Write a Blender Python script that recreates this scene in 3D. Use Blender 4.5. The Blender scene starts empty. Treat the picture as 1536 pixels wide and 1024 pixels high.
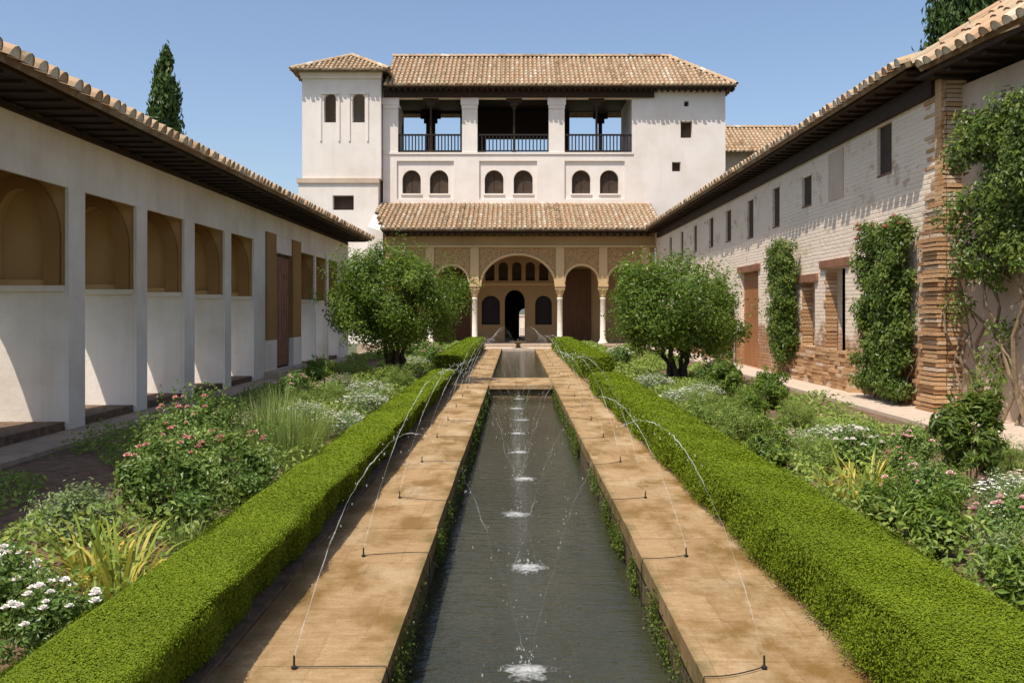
import bpy, math, random
import numpy as np
from mathutils import Vector
from mathutils.geometry import tessellate_polygon

random.seed(11)
RNG = np.random.default_rng(11)
SC = bpy.context.scene
COL = SC.collection
R = math.radians

# ------------------------------------------------------------------ camera
EYE = 1.55
cam_data = bpy.data.cameras.new('camera')
cam = bpy.data.objects.new('camera', cam_data)
COL.objects.link(cam)
cam.location = (0, 0, EYE)
cam.rotation_euler = (R(90), 0, 0)
cam_data.sensor_width = 36
cam_data.lens = 36 * 1400 / 1536
cam_data.shift_x = -5 / 1536
cam_data.shift_y = -45 / 1536
cam_data.clip_end = 5000
SC.camera = cam

# ------------------------------------------------------------------ light
LIGHT = Vector((0.32, 0.42, -1.0)).normalized()
world = bpy.data.worlds.new('World')
SC.world = world
world.use_nodes = True
wn = world.node_tree.nodes
sky = wn.new('ShaderNodeTexSky')
sky.sky_type = 'NISHITA'
sky.sun_disc = False
sky.sun_elevation = math.asin(-LIGHT.z)
sky.sun_rotation = math.atan2(-LIGHT.x, -LIGHT.y)
sky.altitude = 700
sky.air_density = 1.0
sky.dust_density = 3.4
sky.ozone_density = 1.2
world.node_tree.links.new(sky.outputs[0], wn['Background'].inputs[0])
wn['Background'].inputs[1].default_value = 0.098
sun_data = bpy.data.lights.new('sun', 'SUN')
sun_data.energy = 3.1
sun_data.angle = R(0.5)
sun_data.color = (1.0, 0.93, 0.83)
sun = bpy.data.objects.new('sun', sun_data)
COL.objects.link(sun)
sun.rotation_euler = LIGHT.to_track_quat('-Z', 'Y').to_euler()
SC.view_settings.view_transform = 'Standard'
SC.view_settings.look = 'None'
SC.view_settings.exposure = 0.8
SC.view_settings.gamma = 1.0
try:
    SC.cycles.max_bounces = 7
    SC.cycles.transparent_max_bounces = 8
except Exception:
    pass


# ------------------------------------------------------------------ mesh helpers
OFF = {}


class MB:
    """collects quads and triangles, links them as ONE mesh object"""

    def __init__(self):
        self.v, self.q, self.t, self.rq, self.rt, self.n = [], [], [], [], [], 0

    def add(self, verts, quads=None, tris=None, rnd=0.5):
        verts = np.asarray(verts, float).reshape(-1, 3)
        for faces, store, rs, k in ((quads, self.q, self.rq, 4), (tris, self.t, self.rt, 3)):
            if faces is not None and len(faces):
                f = np.asarray(faces, np.int64).reshape(-1, k) + self.n
                store.append(f)
                rs.append(np.broadcast_to(np.asarray(rnd, float), (len(f),)).copy())
        self.v.append(verts)
        self.n += len(verts)
        return self

    def box(self, a, b, rnd=0.5):
        x0, y0, z0 = (min(p, q) for p, q in zip(a, b))
        x1, y1, z1 = (max(p, q) for p, q in zip(a, b))
        self.add([(x0, y0, z0), (x1, y0, z0), (x1, y1, z0), (x0, y1, z0), (x0, y0, z1), (x1, y0, z1), (x1, y1, z1), (x0, y1, z1)],
                 [(0, 3, 2, 1), (4, 5, 6, 7), (0, 1, 5, 4), (1, 2, 6, 5), (2, 3, 7, 6), (3, 0, 4, 7)], rnd=rnd)
        return self

    def hexa(self, p, rnd=0.5):
        """eight corners, bottom four then top four"""
        self.add(p, [(0, 3, 2, 1), (4, 5, 6, 7), (0, 1, 5, 4), (1, 2, 6, 5), (2, 3, 7, 6), (3, 0, 4, 7)], rnd=rnd)
        return self

    def tube(self, pts, radii, n=7, rnd=0.5, cap=True):
        pts = [Vector(p) for p in pts]
        if isinstance(radii, (int, float)):
            radii = [radii] * len(pts)
        vs, ref = [], Vector((0.31, 0.17, 0.93)).normalized()
        for i, p in enumerate(pts):
            d = (pts[min(i + 1, len(pts) - 1)] - pts[max(i - 1, 0)]).normalized()
            a = d.cross(ref)
            if a.length < 1e-3:
                a = d.cross(Vector((1, 0, 0)))
            a.normalize()
            b = d.cross(a)
            for k in range(n):
                w = 2 * math.pi * k / n
                vs.append(p + (a * math.cos(w) + b * math.sin(w)) * radii[i])
        fs = [(i * n + k, i * n + (k + 1) % n, (i + 1) * n + (k + 1) % n, (i + 1) * n + k) for i in range(len(pts) - 1) for k in range(n)]
        ts = []
        if cap:
            m = (len(pts) - 1) * n
            ts = [(0, k + 1, k) for k in range(1, n - 1)] + [(m, m + k, m + k + 1) for k in range(1, n - 1)]
        base = self.n
        self.add([tuple(v) for v in vs], fs, ts, rnd)
        return self

    def lathe(self, c, prof, n=16, rnd=0.5):
        """prof: (radius, z) from bottom to top around the point c"""
        vs = [(c[0] + r * math.cos(2 * math.pi * k / n), c[1] + r * math.sin(2 * math.pi * k / n), c[2] + z) for r, z in prof for k in range(n)]
        m = (len(prof) - 1) * n
        fs = [(i * n + k, i * n + (k + 1) % n, (i + 1) * n + (k + 1) % n, (i + 1) * n + k) for i in range(len(prof) - 1) for k in range(n)]
        ts = [(0, k + 1, k) for k in range(1, n - 1)] + [(m, m + k, m + k + 1) for k in range(1, n - 1)]
        self.add(vs, fs, ts, rnd)
        return self

    def wall(self, o, u, nrm, outer, holes=(), t=0.35, rnd=0.5):
        """a wall slab: outline and holes as (u, z) loops in the plane through o, thick along nrm"""
        o, u, nrm = Vector(o), Vector(u), Vector(nrm)
        loops = [list(outer)] + [list(h) for h in holes]
        flat = [p for l in loops for p in l]
        tri = tessellate_polygon([[Vector((p[0], p[1], 0)) for p in l] for l in loops])
        front = [o + u * p[0] + Vector((0, 0, p[1])) for p in flat]
        n = len(flat)
        vs = [tuple(p) for p in front] + [tuple(p + nrm * t) for p in front]
        ts = []
        for a, b, c in tri:
            g = (front[b] - front[a]).cross(front[c] - front[a])
            if g.dot(nrm) > 0:
                a, b = b, a
            ts += [(a, b, c), (n + a, n + c, n + b)]
        qs, s = [], 0
        for li, l in enumerate(loops):
            m = len(l)
            area = sum(l[i][0] * l[(i + 1) % m][1] - l[(i + 1) % m][0] * l[i][1] for i in range(m))
            for i in range(m):
                a, b = s + i, s + (i + 1) % m
                qs.append((a, b, n + b, n + a))
            s += m
        self.add(vs, qs, ts, rnd)
        return self

    def leaves(self, C, Nn, L, W, fold=0.25, rnd=None, rng=RNG, T=None):
        C = np.asarray(C, float)
        n = len(C)
        if n == 0:
            return self
        Nn = Nn / (np.linalg.norm(Nn, axis=1, keepdims=True) + 1e-9)
        if T is None:
            T = rng.normal(size=(n, 3))
        T = T - Nn * (T * Nn).sum(1, keepdims=True)
        T /= np.linalg.norm(T, axis=1, keepdims=True) + 1e-9
        B = np.cross(Nn, T)
        L = np.broadcast_to(np.asarray(L, float), (n,))[:, None]
        W = np.broadcast_to(np.asarray(W, float), (n,))[:, None]
        up = Nn * W * fold
        V = np.stack([C - T * L * .5, C + B * W * .5 + up, C + T * L * .5, C - B * W * .5 + up], 1).reshape(-1, 3)
        i = np.arange(n)[:, None] * 4
        F = np.concatenate([i + np.array([[0, 2, 1]]), i + np.array([[0, 3, 2]])], 1).reshape(-1, 3)
        if rnd is None:
            rnd = rng.random(n)
        self.add(V, None, F, np.repeat(np.broadcast_to(rnd, (n,)), 2))
        return self

    def blade(self, p, d, length, width, droop, rnd=0.5, seg=5):
        """a strap leaf that leaves p along d and bends over by droop"""
        p, d = Vector(p), Vector(d).normalized()
        side = d.cross(Vector((0, 0, 1)))
        if side.length < 0.05:
            side = Vector((1, 0, 0))
        side.normalize()
        hd = Vector((d.x, d.y, 0))
        if hd.length < 0.05:
            hd = Vector((random.uniform(-1, 1), random.uniform(-1, 1), 0))
        hd.normalize()
        vs = []
        for i in range(seg + 1):
            s = i / seg
            q = p + d * length * s + (hd * 0.5 - Vector((0, 0, 1))) * droop * length * s * s
            w = width * (1 - s) ** 0.6 * (0.55 + s if s < .45 else 1) * 0.5
            vs += [tuple(q - side * w), tuple(q + side * w)]
        self.add(vs, [(2 * i, 2 * i + 1, 2 * i + 3, 2 * i + 2) for i in range(seg)], rnd=rnd)
        return self

    def build(self, name, mat, parent=None, loc=None, smooth=False):
        V = np.concatenate(self.v)
        base = np.array(OFF[parent.name]) if parent is not None else np.array(loc if loc is not None else (0, 0, 0), float)
        V = V - base
        Q = np.concatenate(self.q) if self.q else np.zeros((0, 4), np.int64)
        T = np.concatenate(self.t) if self.t else np.zeros((0, 3), np.int64)
        rn = np.concatenate((self.rq or [np.zeros(0)]) + (self.rt or [np.zeros(0)]))
        me = bpy.data.meshes.new(name)
        me.vertices.add(len(V))
        me.vertices.foreach_set('co', V.astype(np.float32).ravel())
        me.loops.add(Q.size + T.size)
        me.loops.foreach_set('vertex_index', np.concatenate([Q.ravel(), T.ravel()]).astype(np.int32))
        me.polygons.add(len(Q) + len(T))
        st = np.concatenate([np.arange(len(Q)) * 4, Q.size + np.arange(len(T)) * 3])
        me.polygons.foreach_set('loop_start', st.astype(np.int32))
        me.update(calc_edges=True)
        me.validate()
        if len(me.polygons) == len(rn):
            at = me.attributes.new('rnd', 'FLOAT', 'FACE')
            at.data.foreach_set('value', rn.astype(np.float32))
        me.polygons.foreach_set('use_smooth', np.full(len(me.polygons), bool(smooth)))
        me.materials.append(mat)
        o = bpy.data.objects.new(name, me)
        COL.objects.link(o)
        if parent is not None:
            o.parent = parent
            OFF[o.name] = tuple(base)
        else:
            o.location = base
            OFF[o.name] = tuple(base)
        return o


def tag(o, label=None, cat=None, group=None, kind=None):
    if label: o['label'] = label
    if cat: o['category'] = cat
    if group: o['group'] = group
    if kind: o['kind'] = kind
    return o


def thing(name, loc, label, cat, group=None):
    o = bpy.data.objects.new(name, None)
    COL.objects.link(o)
    o.location = loc
    o.empty_display_size = 0.1
    OFF[o.name] = tuple(loc)
    return tag(o, label, cat, group)


def dup(o, loc, rot=0.0, scale=1.0, label=None, group=None):
    def cp(a, parent):
        c = a.copy()
        COL.objects.link(c)
        if parent is not None:
            c.parent = parent
        for ch in a.children:
            cp(ch, c)
        return c
    c = cp(o, None)
    c.location = loc
    c.rotation_euler = (0, 0, rot)
    c.scale = (scale, scale, scale) if isinstance(scale, (int, float)) else scale
    if label: c['label'] = label
    if group: c['group'] = group
    return c


# ------------------------------------------------------------------ materials
def new_mat(name):
    m = bpy.data.materials.new(name)
    m.use_nodes = True
    nt = m.node_tree
    return m, nt, nt.nodes['Principled BSDF']


def nd(nt, kind, **kw):
    n = nt.nodes.new(kind)
    for k, v in kw.items():
        if k in n.inputs.keys():
            n.inputs[k].default_value = v
        else:
            setattr(n, k, v)
    return n


def ramp(nt, src, stops, interp='LINEAR'):
    r = nt.nodes.new('ShaderNodeValToRGB')
    r.color_ramp.interpolation = interp
    e = r.color_ramp.elements
    while len(e) < len(stops):
        e.new(0.5)
    for i, (p, c) in enumerate(stops):
        e[i].position = p
        e[i].color = (*c, 1) if len(c) == 3 else c
    nt.links.new(src, r.inputs[0])
    return r.outputs[0]


def coords(nt, scale=(1, 1, 1)):
    g = nt.nodes.new('ShaderNodeNewGeometry')
    mp = nt.nodes.new('ShaderNodeMapping')
    mp.inputs['Scale'].default_value = scale
    nt.links.new(g.outputs['Position'], mp.inputs['Vector'])
    return mp.outputs[0]


def noise(nt, vec, scale, detail=6, rough=0.6):
    n = nd(nt, 'ShaderNodeTexNoise', Scale=scale, Detail=detail, Roughness=rough)
    nt.links.new(vec, n.inputs['Vector'])
    return n.outputs['Fac']


def mixc(nt, fac, a, b, mode='MIX'):
    m = nt.nodes.new('ShaderNodeMix')
    m.data_type = 'RGBA'
    m.blend_type = mode
    for s, v in ((m.inputs[0], fac), (m.inputs[6], a), (m.inputs[7], b)):
        if isinstance(v, (int, float)):
            s.default_value = v
        elif isinstance(v, tuple):
            s.default_value = (*v, 1)
        else:
            nt.links.new(v, s)
    return m.outputs[2]


def bump(nt, bsdf, h, strength=0.3, dist=0.02):
    b = nd(nt, 'ShaderNodeBump', Strength=strength, Distance=dist)
    nt.links.new(h, b.inputs['Height'])
    nt.links.new(b.outputs[0], bsdf.inputs['Normal'])


def attr(nt, name='rnd'):
    a = nt.nodes.new('ShaderNodeAttribute')
    a.attribute_name = name
    return a.outputs['Fac']


def plaster(name, col, dark, amount=0.5, rough=0.9, bstr=0.25, streak=True):
    m, nt, b = new_mat(name)
    v = coords(nt)
    n1 = noise(nt, v, 0.7, 8, 0.65)
    f = ramp(nt, n1, [(0.42, (0, 0, 0)), (0.75, (amount,) * 3)])
    c = mixc(nt, f, col, dark)
    if streak:
        n2 = noise(nt, coords(nt, (3.0, 3.0, 0.25)), 1.0, 5)
        f2 = ramp(nt, n2, [(0.5, (0, 0, 0)), (0.8, (amount * 0.6,) * 3)])
        c = mixc(nt, f2, c, dark)
    nt.links.new(c, b.inputs['Base Color'])
    b.inputs['Roughness'].default_value = rough
    b.inputs['Specular IOR Level'].default_value = 0.15
    bump(nt, b, noise(nt, v, 14, 8), bstr, 0.02)
    return m


def leafmat(name, lo, mid, hi, trans=0.3, rough=0.5):
    m, nt, b = new_mat(name)
    c = ramp(nt, attr(nt), [(0.0, lo), (0.55, mid), (1.0, hi)])
    big = noise(nt, coords(nt), 1.7, 3)
    c2 = mixc(nt, ramp(nt, big, [(0.35, (0.35,) * 3), (0.65, (0, 0, 0))]), c, lo)
    nt.links.new(c2, b.inputs['Base Color'])
    b.inputs['Roughness'].default_value = rough
    b.inputs['Specular IOR Level'].default_value = 0.3
    t = nt.nodes.new('ShaderNodeBsdfTranslucent')
    tc = mixc(nt, 0.5, c2, (hi[0] * 1.3, hi[1] * 1.4, hi[2] * .7))
    nt.links.new(tc, t.inputs[0])
    mx = nt.nodes.new('ShaderNodeMixShader')
    mx.inputs[0].default_value = trans
    nt.links.new(b.outputs[0], mx.inputs[1])
    nt.links.new(t.outputs[0], mx.inputs[2])
    nt.links.new(mx.outputs[0], nt.nodes['Material Output'].inputs[0])
    return m


def plain(name, col, rough=0.7, var=0.25, scale=6, bstr=0.2, stretch=(1, 1, 1)):
    m, nt, b = new_mat(name)
    v = coords(nt, stretch)
    n = noise(nt, v, scale)
    d = tuple(x * (1 - var) for x in col)
    h = tuple(min(1, x * (1 + var)) for x in col)
    nt.links.new(ramp(nt, n, [(0.3, d), (0.7, h)]), b.inputs['Base Color'])
    b.inputs['Roughness'].default_value = rough
    b.inputs['Specular IOR Level'].default_value = 0.25
    bump(nt, b, n, bstr, 0.01)
    return m


M = {}
M['white'] = plaster('white_limewash', (0.77, 0.705, 0.65), (0.56, 0.47, 0.38), 0.5)
M['gallery_white'] = plaster('gallery_limewash', (0.85, 0.775, 0.685), (0.52, 0.42, 0.31), 0.65)
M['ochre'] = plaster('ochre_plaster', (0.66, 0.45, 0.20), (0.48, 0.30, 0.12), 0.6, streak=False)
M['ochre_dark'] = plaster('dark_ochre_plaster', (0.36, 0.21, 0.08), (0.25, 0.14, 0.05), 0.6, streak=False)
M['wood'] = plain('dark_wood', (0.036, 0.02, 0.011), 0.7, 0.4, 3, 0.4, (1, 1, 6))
M['wood_black'] = plain('blackened_wood', (0.022, 0.016, 0.014), 0.6, 0.3, 8)
M['door'] = plain('brown_door_wood', (0.33, 0.14, 0.055), 0.6, 0.25, 2.5, 0.3, (6, 6, 0.6))
M['door_dark'] = plain('dark_brown_door', (0.11, 0.05, 0.02), 0.65, 0.25, 2.5, 0.3, (6, 6, .6))
M['lintel'] = plain('red_brown_lintel_wood', (0.26, 0.12, 0.07), 0.75, 0.3, 3, 0.4)
M['shade'] = plain('dark_shutter', (0.06, 0.04, 0.028), 0.8, 0.3, 4)
M['marble'] = plain('white_marble', (0.72, 0.66, 0.56), 0.45, 0.1, 5, 0.05)
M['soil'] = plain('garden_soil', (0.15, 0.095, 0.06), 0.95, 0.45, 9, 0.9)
M['path'] = plain('sandy_path', (0.50, 0.40, 0.31), 0.95, 0.12, 5, 0.4)
M['brown_path'] = plain('brown_earth_path', (0.37, 0.275, 0.195), 0.95, 0.2, 5, 0.4)  # darker and browner than the sandy path
M['ground'] = plain('dry_ground', (0.10, 0.11, 0.05), 0.95, 0.4, 0.6, 0.4)
M['bark'] = plain('dark_bark', (0.055, 0.042, 0.03), 0.9, 0.4, 12, 0.8, (1, 1, .3))
M['stem'] = plain('pale_stem', (0.22, 0.16, 0.10), 0.85, 0.3, 14, 0.4)
M['iron'] = plain('black_hose', (0.02, 0.018, 0.016), 0.5, 0.2, 20)
M['pole'] = plain('white_pole', (0.7, 0.68, 0.64), 0.6, 0.1, 20)

# carved stucco of the arcade
m, nt, b = new_mat('carved_stucco')
v = coords(nt, (1, 0.01, 1))
vo = nd(nt, 'ShaderNodeTexVoronoi', Scale=9.0)
nt.links.new(v, vo.inputs['Vector'])
c = ramp(nt, vo.outputs['Distance'], [(0.05, (0.20, 0.115, 0.045)), (0.5, (0.40, 0.245, 0.105))])
c = mixc(nt, ramp(nt, noise(nt, coords(nt), 1.2), [(0.4, (0, 0, 0)), (0.8, (.5, .5, .5))]), c, (0.30, 0.17, 0.065))
nt.links.new(c, b.inputs['Base Color'])
b.inputs['Roughness'].default_value = 0.9
bump(nt, b, vo.outputs['Distance'], 0.8, 0.04)
M['stucco'] = m
M['stucco_plain'] = plaster('arcade_plaster', (0.42, 0.275, 0.135), (0.28, 0.165, 0.07), 0.5)
M['stucco_light'] = plaster('arcade_moulding', (0.56, 0.40, 0.215), (0.45, 0.30, 0.14), 0.4)

# roof tiles
m, nt, b = new_mat('barrel_tile')
c = ramp(nt, attr(nt), [(0.0, (0.17, 0.105, 0.06)), (0.25, (0.32, 0.205, 0.12)), (0.5, (0.46, 0.33, 0.205)), (0.72, (0.44, 0.27, 0.16)), (0.9, (0.50, 0.40, 0.285)), (1.0, (0.72, 0.64, 0.54))])
lich = ramp(nt, noise(nt, coords(nt), 3.2, 8, .7), [(0.47, (0, 0, 0)), (0.64, (0.75,) * 3)])
c = mixc(nt, lich, c, (0.36, 0.315, 0.215))
spk = ramp(nt, noise(nt, coords(nt), 30, 4, .7), [(0.55, (0, 0, 0)), (0.7, (0.6,) * 3)])
c = mixc(nt, spk, c, (0.14, 0.10, 0.065))
nt.links.new(c, b.inputs['Base Color'])
b.inputs['Roughness'].default_value = 0.9
b.inputs['Specular IOR Level'].default_value = 0.15
bump(nt, b, noise(nt, coords(nt), 40), 0.4, 0.01)
M['tile'] = m

# lime washed brick of the right wing: real courses, worn to bare brick low down
def brickwall(name, pale, bare, mortar, worn_lo, worn_hi, worn_amt):
    m, nt, b = new_mat(name)
    g = nt.nodes.new('ShaderNodeNewGeometry')
    sp = nt.nodes.new('ShaderNodeSeparateXYZ')
    nt.links.new(g.outputs['Position'], sp.inputs[0])
    wob = nt.nodes.new('ShaderNodeMath'); wob.operation = 'MULTIPLY_ADD'
    nt.links.new(noise(nt, coords(nt), 1.6, 4), wob.inputs[0])
    wob.inputs[1].default_value = 0.05
    nt.links.new(sp.outputs[2], wob.inputs[2])
    ad = nt.nodes.new('ShaderNodeMath'); ad.operation = 'ADD'
    nt.links.new(sp.outputs[0], ad.inputs[0]); nt.links.new(sp.outputs[1], ad.inputs[1])
    cb = nt.nodes.new('ShaderNodeCombineXYZ')
    nt.links.new(ad.outputs[0], cb.inputs[0]); nt.links.new(wob.outputs[0], cb.inputs[1])
    br = nd(nt, 'ShaderNodeTexBrick', Scale=1.0)
    br.inputs['Brick Width'].default_value = 0.29
    br.inputs['Row Height'].default_value = 0.078
    br.inputs['Mortar Size'].default_value = 0.013
    br.inputs['Mortar Smooth'].default_value = 0.5
    br.inputs['Bias'].default_value = -0.1
    nt.links.new(cb.outputs[0], br.inputs['Vector'])
    br.inputs['Color1'].default_value = (0.25, 0.25, 0.25, 1)
    br.inputs['Color2'].default_value = (0.95, 0.95, 0.95, 1)
    br.inputs['Mortar'].default_value = (0.0, 0.0, 0.0, 1)
    brickc = ramp(nt, br.outputs['Color'], [(0.0, tuple(x * .62 for x in bare)), (1.0, bare)])
    limec = ramp(nt, br.outputs['Color'], [(0.0, tuple(x * .94 for x in pale)), (1.0, pale)])
    # wear: more bare brick near the foot of the wall
    mr = nt.nodes.new('ShaderNodeMapRange')
    mr.inputs['From Min'].default_value = worn_hi
    mr.inputs['From Max'].default_value = worn_lo
    nt.links.new(sp.outputs[2], mr.inputs['Value'])
    w = nt.nodes.new('ShaderNodeMath'); w.operation = 'MULTIPLY_ADD'
    nt.links.new(mr.outputs[0], w.inputs[0]); w.inputs[1].default_value = worn_amt
    nt.links.new(noise(nt, coords(nt, (1, 1, 1.6)), 1.5, 8, .7), w.inputs[2])
    wear = ramp(nt, w.outputs[0], [(0.56, (0, 0, 0)), (0.72, (1, 1, 1))])
    c = mixc(nt, wear, limec, brickc)
    c = mixc(nt, ramp(nt, noise(nt, coords(nt), 0.8, 6), [(0.45, (0, 0, 0)), (0.8, (.45,) * 3)]), c, tuple(x * .7 for x in pale))
    nt.links.new(c, b.inputs['Base Color'])
    b.inputs['Roughness'].default_value = 0.95
    b.inputs['Specular IOR Level'].default_value = 0.1
    inv = nt.nodes.new('ShaderNodeMath'); inv.operation = 'SUBTRACT'; inv.inputs[0].default_value = 1
    nt.links.new(br.outputs['Fac'], inv.inputs[1])
    hh = nt.nodes.new('ShaderNodeMath'); hh.operation = 'MULTIPLY_ADD'
    nt.links.new(noise(nt, coords(nt), 9, 8), hh.inputs[0]); hh.inputs[1].default_value = 0.9
    nt.links.new(inv.outputs[0], hh.inputs[2])
    bump(nt, b, hh.outputs[0], 0.5, 0.03)
    return m


M['brick_lime'] = brickwall('limewashed_brick', (0.82, 0.68, 0.54), (0.46, 0.24, 0.12), (0.5, 0.4, 0.3), 0.2, 1.5, 0.42)
M['brick_bare'] = brickwall('bare_brick', (0.55, 0.36, 0.20), (0.50, 0.26, 0.11), (0.4, 0.3, 0.2), -2, 6, 0.3)
M['rough_plaster'] = plaster('rough_plaster', (0.58, 0.46, 0.36), (0.40, 0.27, 0.18), 0.7, bstr=0.8)

m, nt, b = new_mat('brick_piece')
c = ramp(nt, attr(nt), [(0.0, (0.27, 0.135, 0.06)), (0.4, (0.46, 0.255, 0.115)), (0.75, (0.55, 0.345, 0.18)), (1.0, (0.60, 0.46, 0.33))])
c = mixc(nt, ramp(nt, noise(nt, coords(nt), 7, 8, .7), [(0.45, (0, 0, 0)), (0.75, (.6,) * 3)]), c, (0.35, 0.21, 0.11))
nt.links.new(c, b.inputs['Base Color'])
b.inputs['Roughness'].default_value = 0.95
bump(nt, b, noise(nt, coords(nt), 24, 8), 0.7, 0.02)
M['brick_piece'] = m

# worn ochre paving of brick-on-edge, wet and stained
m, nt, b = new_mat('worn_paving')
g = nt.nodes.new('ShaderNodeNewGeometry')
br = nd(nt, 'ShaderNodeTexBrick', Scale=1.0)
br.inputs['Brick Width'].default_value = 0.30
br.inputs['Row Height'].default_value = 0.041
br.inputs['Mortar Size'].default_value = 0.0025
br.inputs['Mortar Smooth'].default_value = 0.6
br.inputs['Color1'].default_value = (0.30, 0.30, 0.30, 1)
br.inputs['Color2'].default_value = (0.85, 0.85, 0.85, 1)
br.inputs['Mortar'].default_value = (0.1, 0.1, 0.1, 1)
nt.links.new(g.outputs['Position'], br.inputs['Vector'])
c = ramp(nt, br.outputs['Color'], [(0.0, (0.33, 0.21, 0.10)), (0.35, (0.43, 0.285, 0.145)), (1.0, (0.47, 0.32, 0.17))])
fine = noise(nt, coords(nt, (3.5, 9, 1)), 2.0, 10, .78)
c = mixc(nt, ramp(nt, fine, [(0.42, (0, 0, 0)), (0.68, (.8,) * 3)]), c, (0.28, 0.165, 0.06))
st = noise(nt, coords(nt, (1.3, 0.8, 1)), 1.5, 8, .68)
stain = ramp(nt, st, [(0.455, (0, 0, 0)), (0.6, (1, 1, 1))])
c = mixc(nt, mixc(nt, 0.86, (0, 0, 0), stain), c, (0.20, 0.105, 0.016))
pale = ramp(nt, noise(nt, coords(nt, (1, 0.6, 1)), 1.7, 8, .65), [(0.52, (0, 0, 0)), (0.68, (.75,) * 3)])
c = mixc(nt, pale, c, (0.56, 0.43, 0.27))
sx = nt.nodes.new('ShaderNodeSeparateXYZ')
nt.links.new(g.outputs['Position'], sx.inputs[0])


def mth(op, a, b2=None):
    q = nt.nodes.new('ShaderNodeMath')
    q.operation = op
    for i, v in enumerate((a, b2)):
        if v is None:
            continue
        if isinstance(v, (int, float)):
            q.inputs[i].default_value = v
        else:
            nt.links.new(v, q.inputs[i])
    return q.outputs[0]


edge = mth('MINIMUM', mth('ABSOLUTE', mth('ADD', sx.outputs[0], 0.563)), mth('ABSOLUTE', mth('SUBTRACT', sx.outputs[0], 0.80)))
edge2 = mth('MINIMUM', mth('ABSOLUTE', mth('ADD', sx.outputs[0], 1.26)), mth('ABSOLUTE', mth('SUBTRACT', sx.outputs[0], 1.53)))
wet = noise(nt, coords(nt, (1, 1, 1)), 3.2, 8, .7)
c = mixc(nt, ramp(nt, mth('ADD', edge, mth('MULTIPLY', wet, 0.34)), [(0.13, (.8,) * 3), (0.22, (0, 0, 0))]), c, (0.11, 0.095, 0.022))
c = mixc(nt, ramp(nt, mth('ADD', edge2, mth('MULTIPLY', wet, 0.6)), [(0.27, (.75,) * 3), (0.42, (0, 0, 0))]), c, (0.15, 0.085, 0.018))
slab = nd(nt, 'ShaderNodeTexBrick', Scale=1.0)
slab.inputs['Brick Width'].default_value = 0.34
slab.inputs['Row Height'].default_value = 0.62
slab.inputs['Mortar Size'].default_value = 0.006
slab.inputs['Mortar Smooth'].default_value = 0.8
wv = nt.nodes.new('ShaderNodeMix'); wv.data_type = 'RGBA'
wv.inputs[0].default_value = 0.03
nt.links.new(g.outputs['Position'], wv.inputs[6])
nz = nd(nt, 'ShaderNodeTexNoise', Scale=5.0)
nt.links.new(g.outputs['Position'], nz.inputs['Vector']); nt.links.new(nz.outputs['Color'], wv.inputs[7])
nt.links.new(wv.outputs[2], slab.inputs['Vector'])
slab.inputs['Color1'].default_value = (0, 0, 0, 1); slab.inputs['Color2'].default_value = (.18, .18, .18, 1); slab.inputs['Mortar'].default_value = (.42, .42, .42, 1)
c = mixc(nt, slab.outputs['Color'], c, (0.17, 0.10, 0.04))
grit = noise(nt, coords(nt), 55, 6, .75)
c = mixc(nt, ramp(nt, grit, [(0.5, (0, 0, 0)), (0.7, (.55,) * 3)]), c, (0.20, 0.13, 0.06))
nt.links.new(c, b.inputs['Base Color'])
nt.links.new(ramp(nt, st, [(0.45, (.85,) * 3), (0.65, (.42,) * 3)]), b.inputs['Roughness'])
b.inputs['Specular IOR Level'].default_value = 0.3
h1 = nt.nodes.new('ShaderNodeMath'); h1.operation = 'MULTIPLY_ADD'
nt.links.new(fine, h1.inputs[0]); h1.inputs[1].default_value = 1.6
nt.links.new(grit, h1.inputs[2])
bump(nt, b, h1.outputs[0], 0.55, 0.014)
M['paving'] = m

m, nt, b = new_mat('mossy_stone')
n1 = noise(nt, coords(nt), 5, 8, .7)
c = ramp(nt, n1, [(0.35, (0.05, 0.042, 0.022)), (0.5, (0.15, 0.10, 0.05)), (0.6, (0.075, 0.085, 0.018)), (0.75, (0.11, 0.13, 0.03))])
nt.links.new(c, b.inputs['Base Color'])
b.inputs['Roughness'].default_value = 0.85
bump(nt, b, noise(nt, coords(nt), 18, 8), 0.9, 0.03)
M['moss_stone'] = m

m, nt, b = new_mat('murky_water')
n1 = noise(nt, coords(nt, (1.7, 6.0, 1)), 2.6, 4, .6)
n2 = noise(nt, coords(nt, (1, 1, 1)), 0.6, 3)
c = ramp(nt, n2, [(0.3, (0.030, 0.032, 0.018)), (0.7, (0.046, 0.046, 0.028))])
nt.links.new(c, b.inputs['Base Color'])
b.inputs['Roughness'].default_value = 0.07
b.inputs['IOR'].default_value = 1.33
n3 = noise(nt, coords(nt, (1, 1.5, 1)), 9.0, 3, .6)
hs = nt.nodes.new('ShaderNodeMath'); hs.operation = 'MULTIPLY_ADD'
nt.links.new(n3, hs.inputs[0]); hs.inputs[1].default_value = 0.55
nt.links.new(n1, hs.inputs[2])
bump(nt, b, hs.outputs[0], 1.0, 0.012)
M['water'] = m

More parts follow.
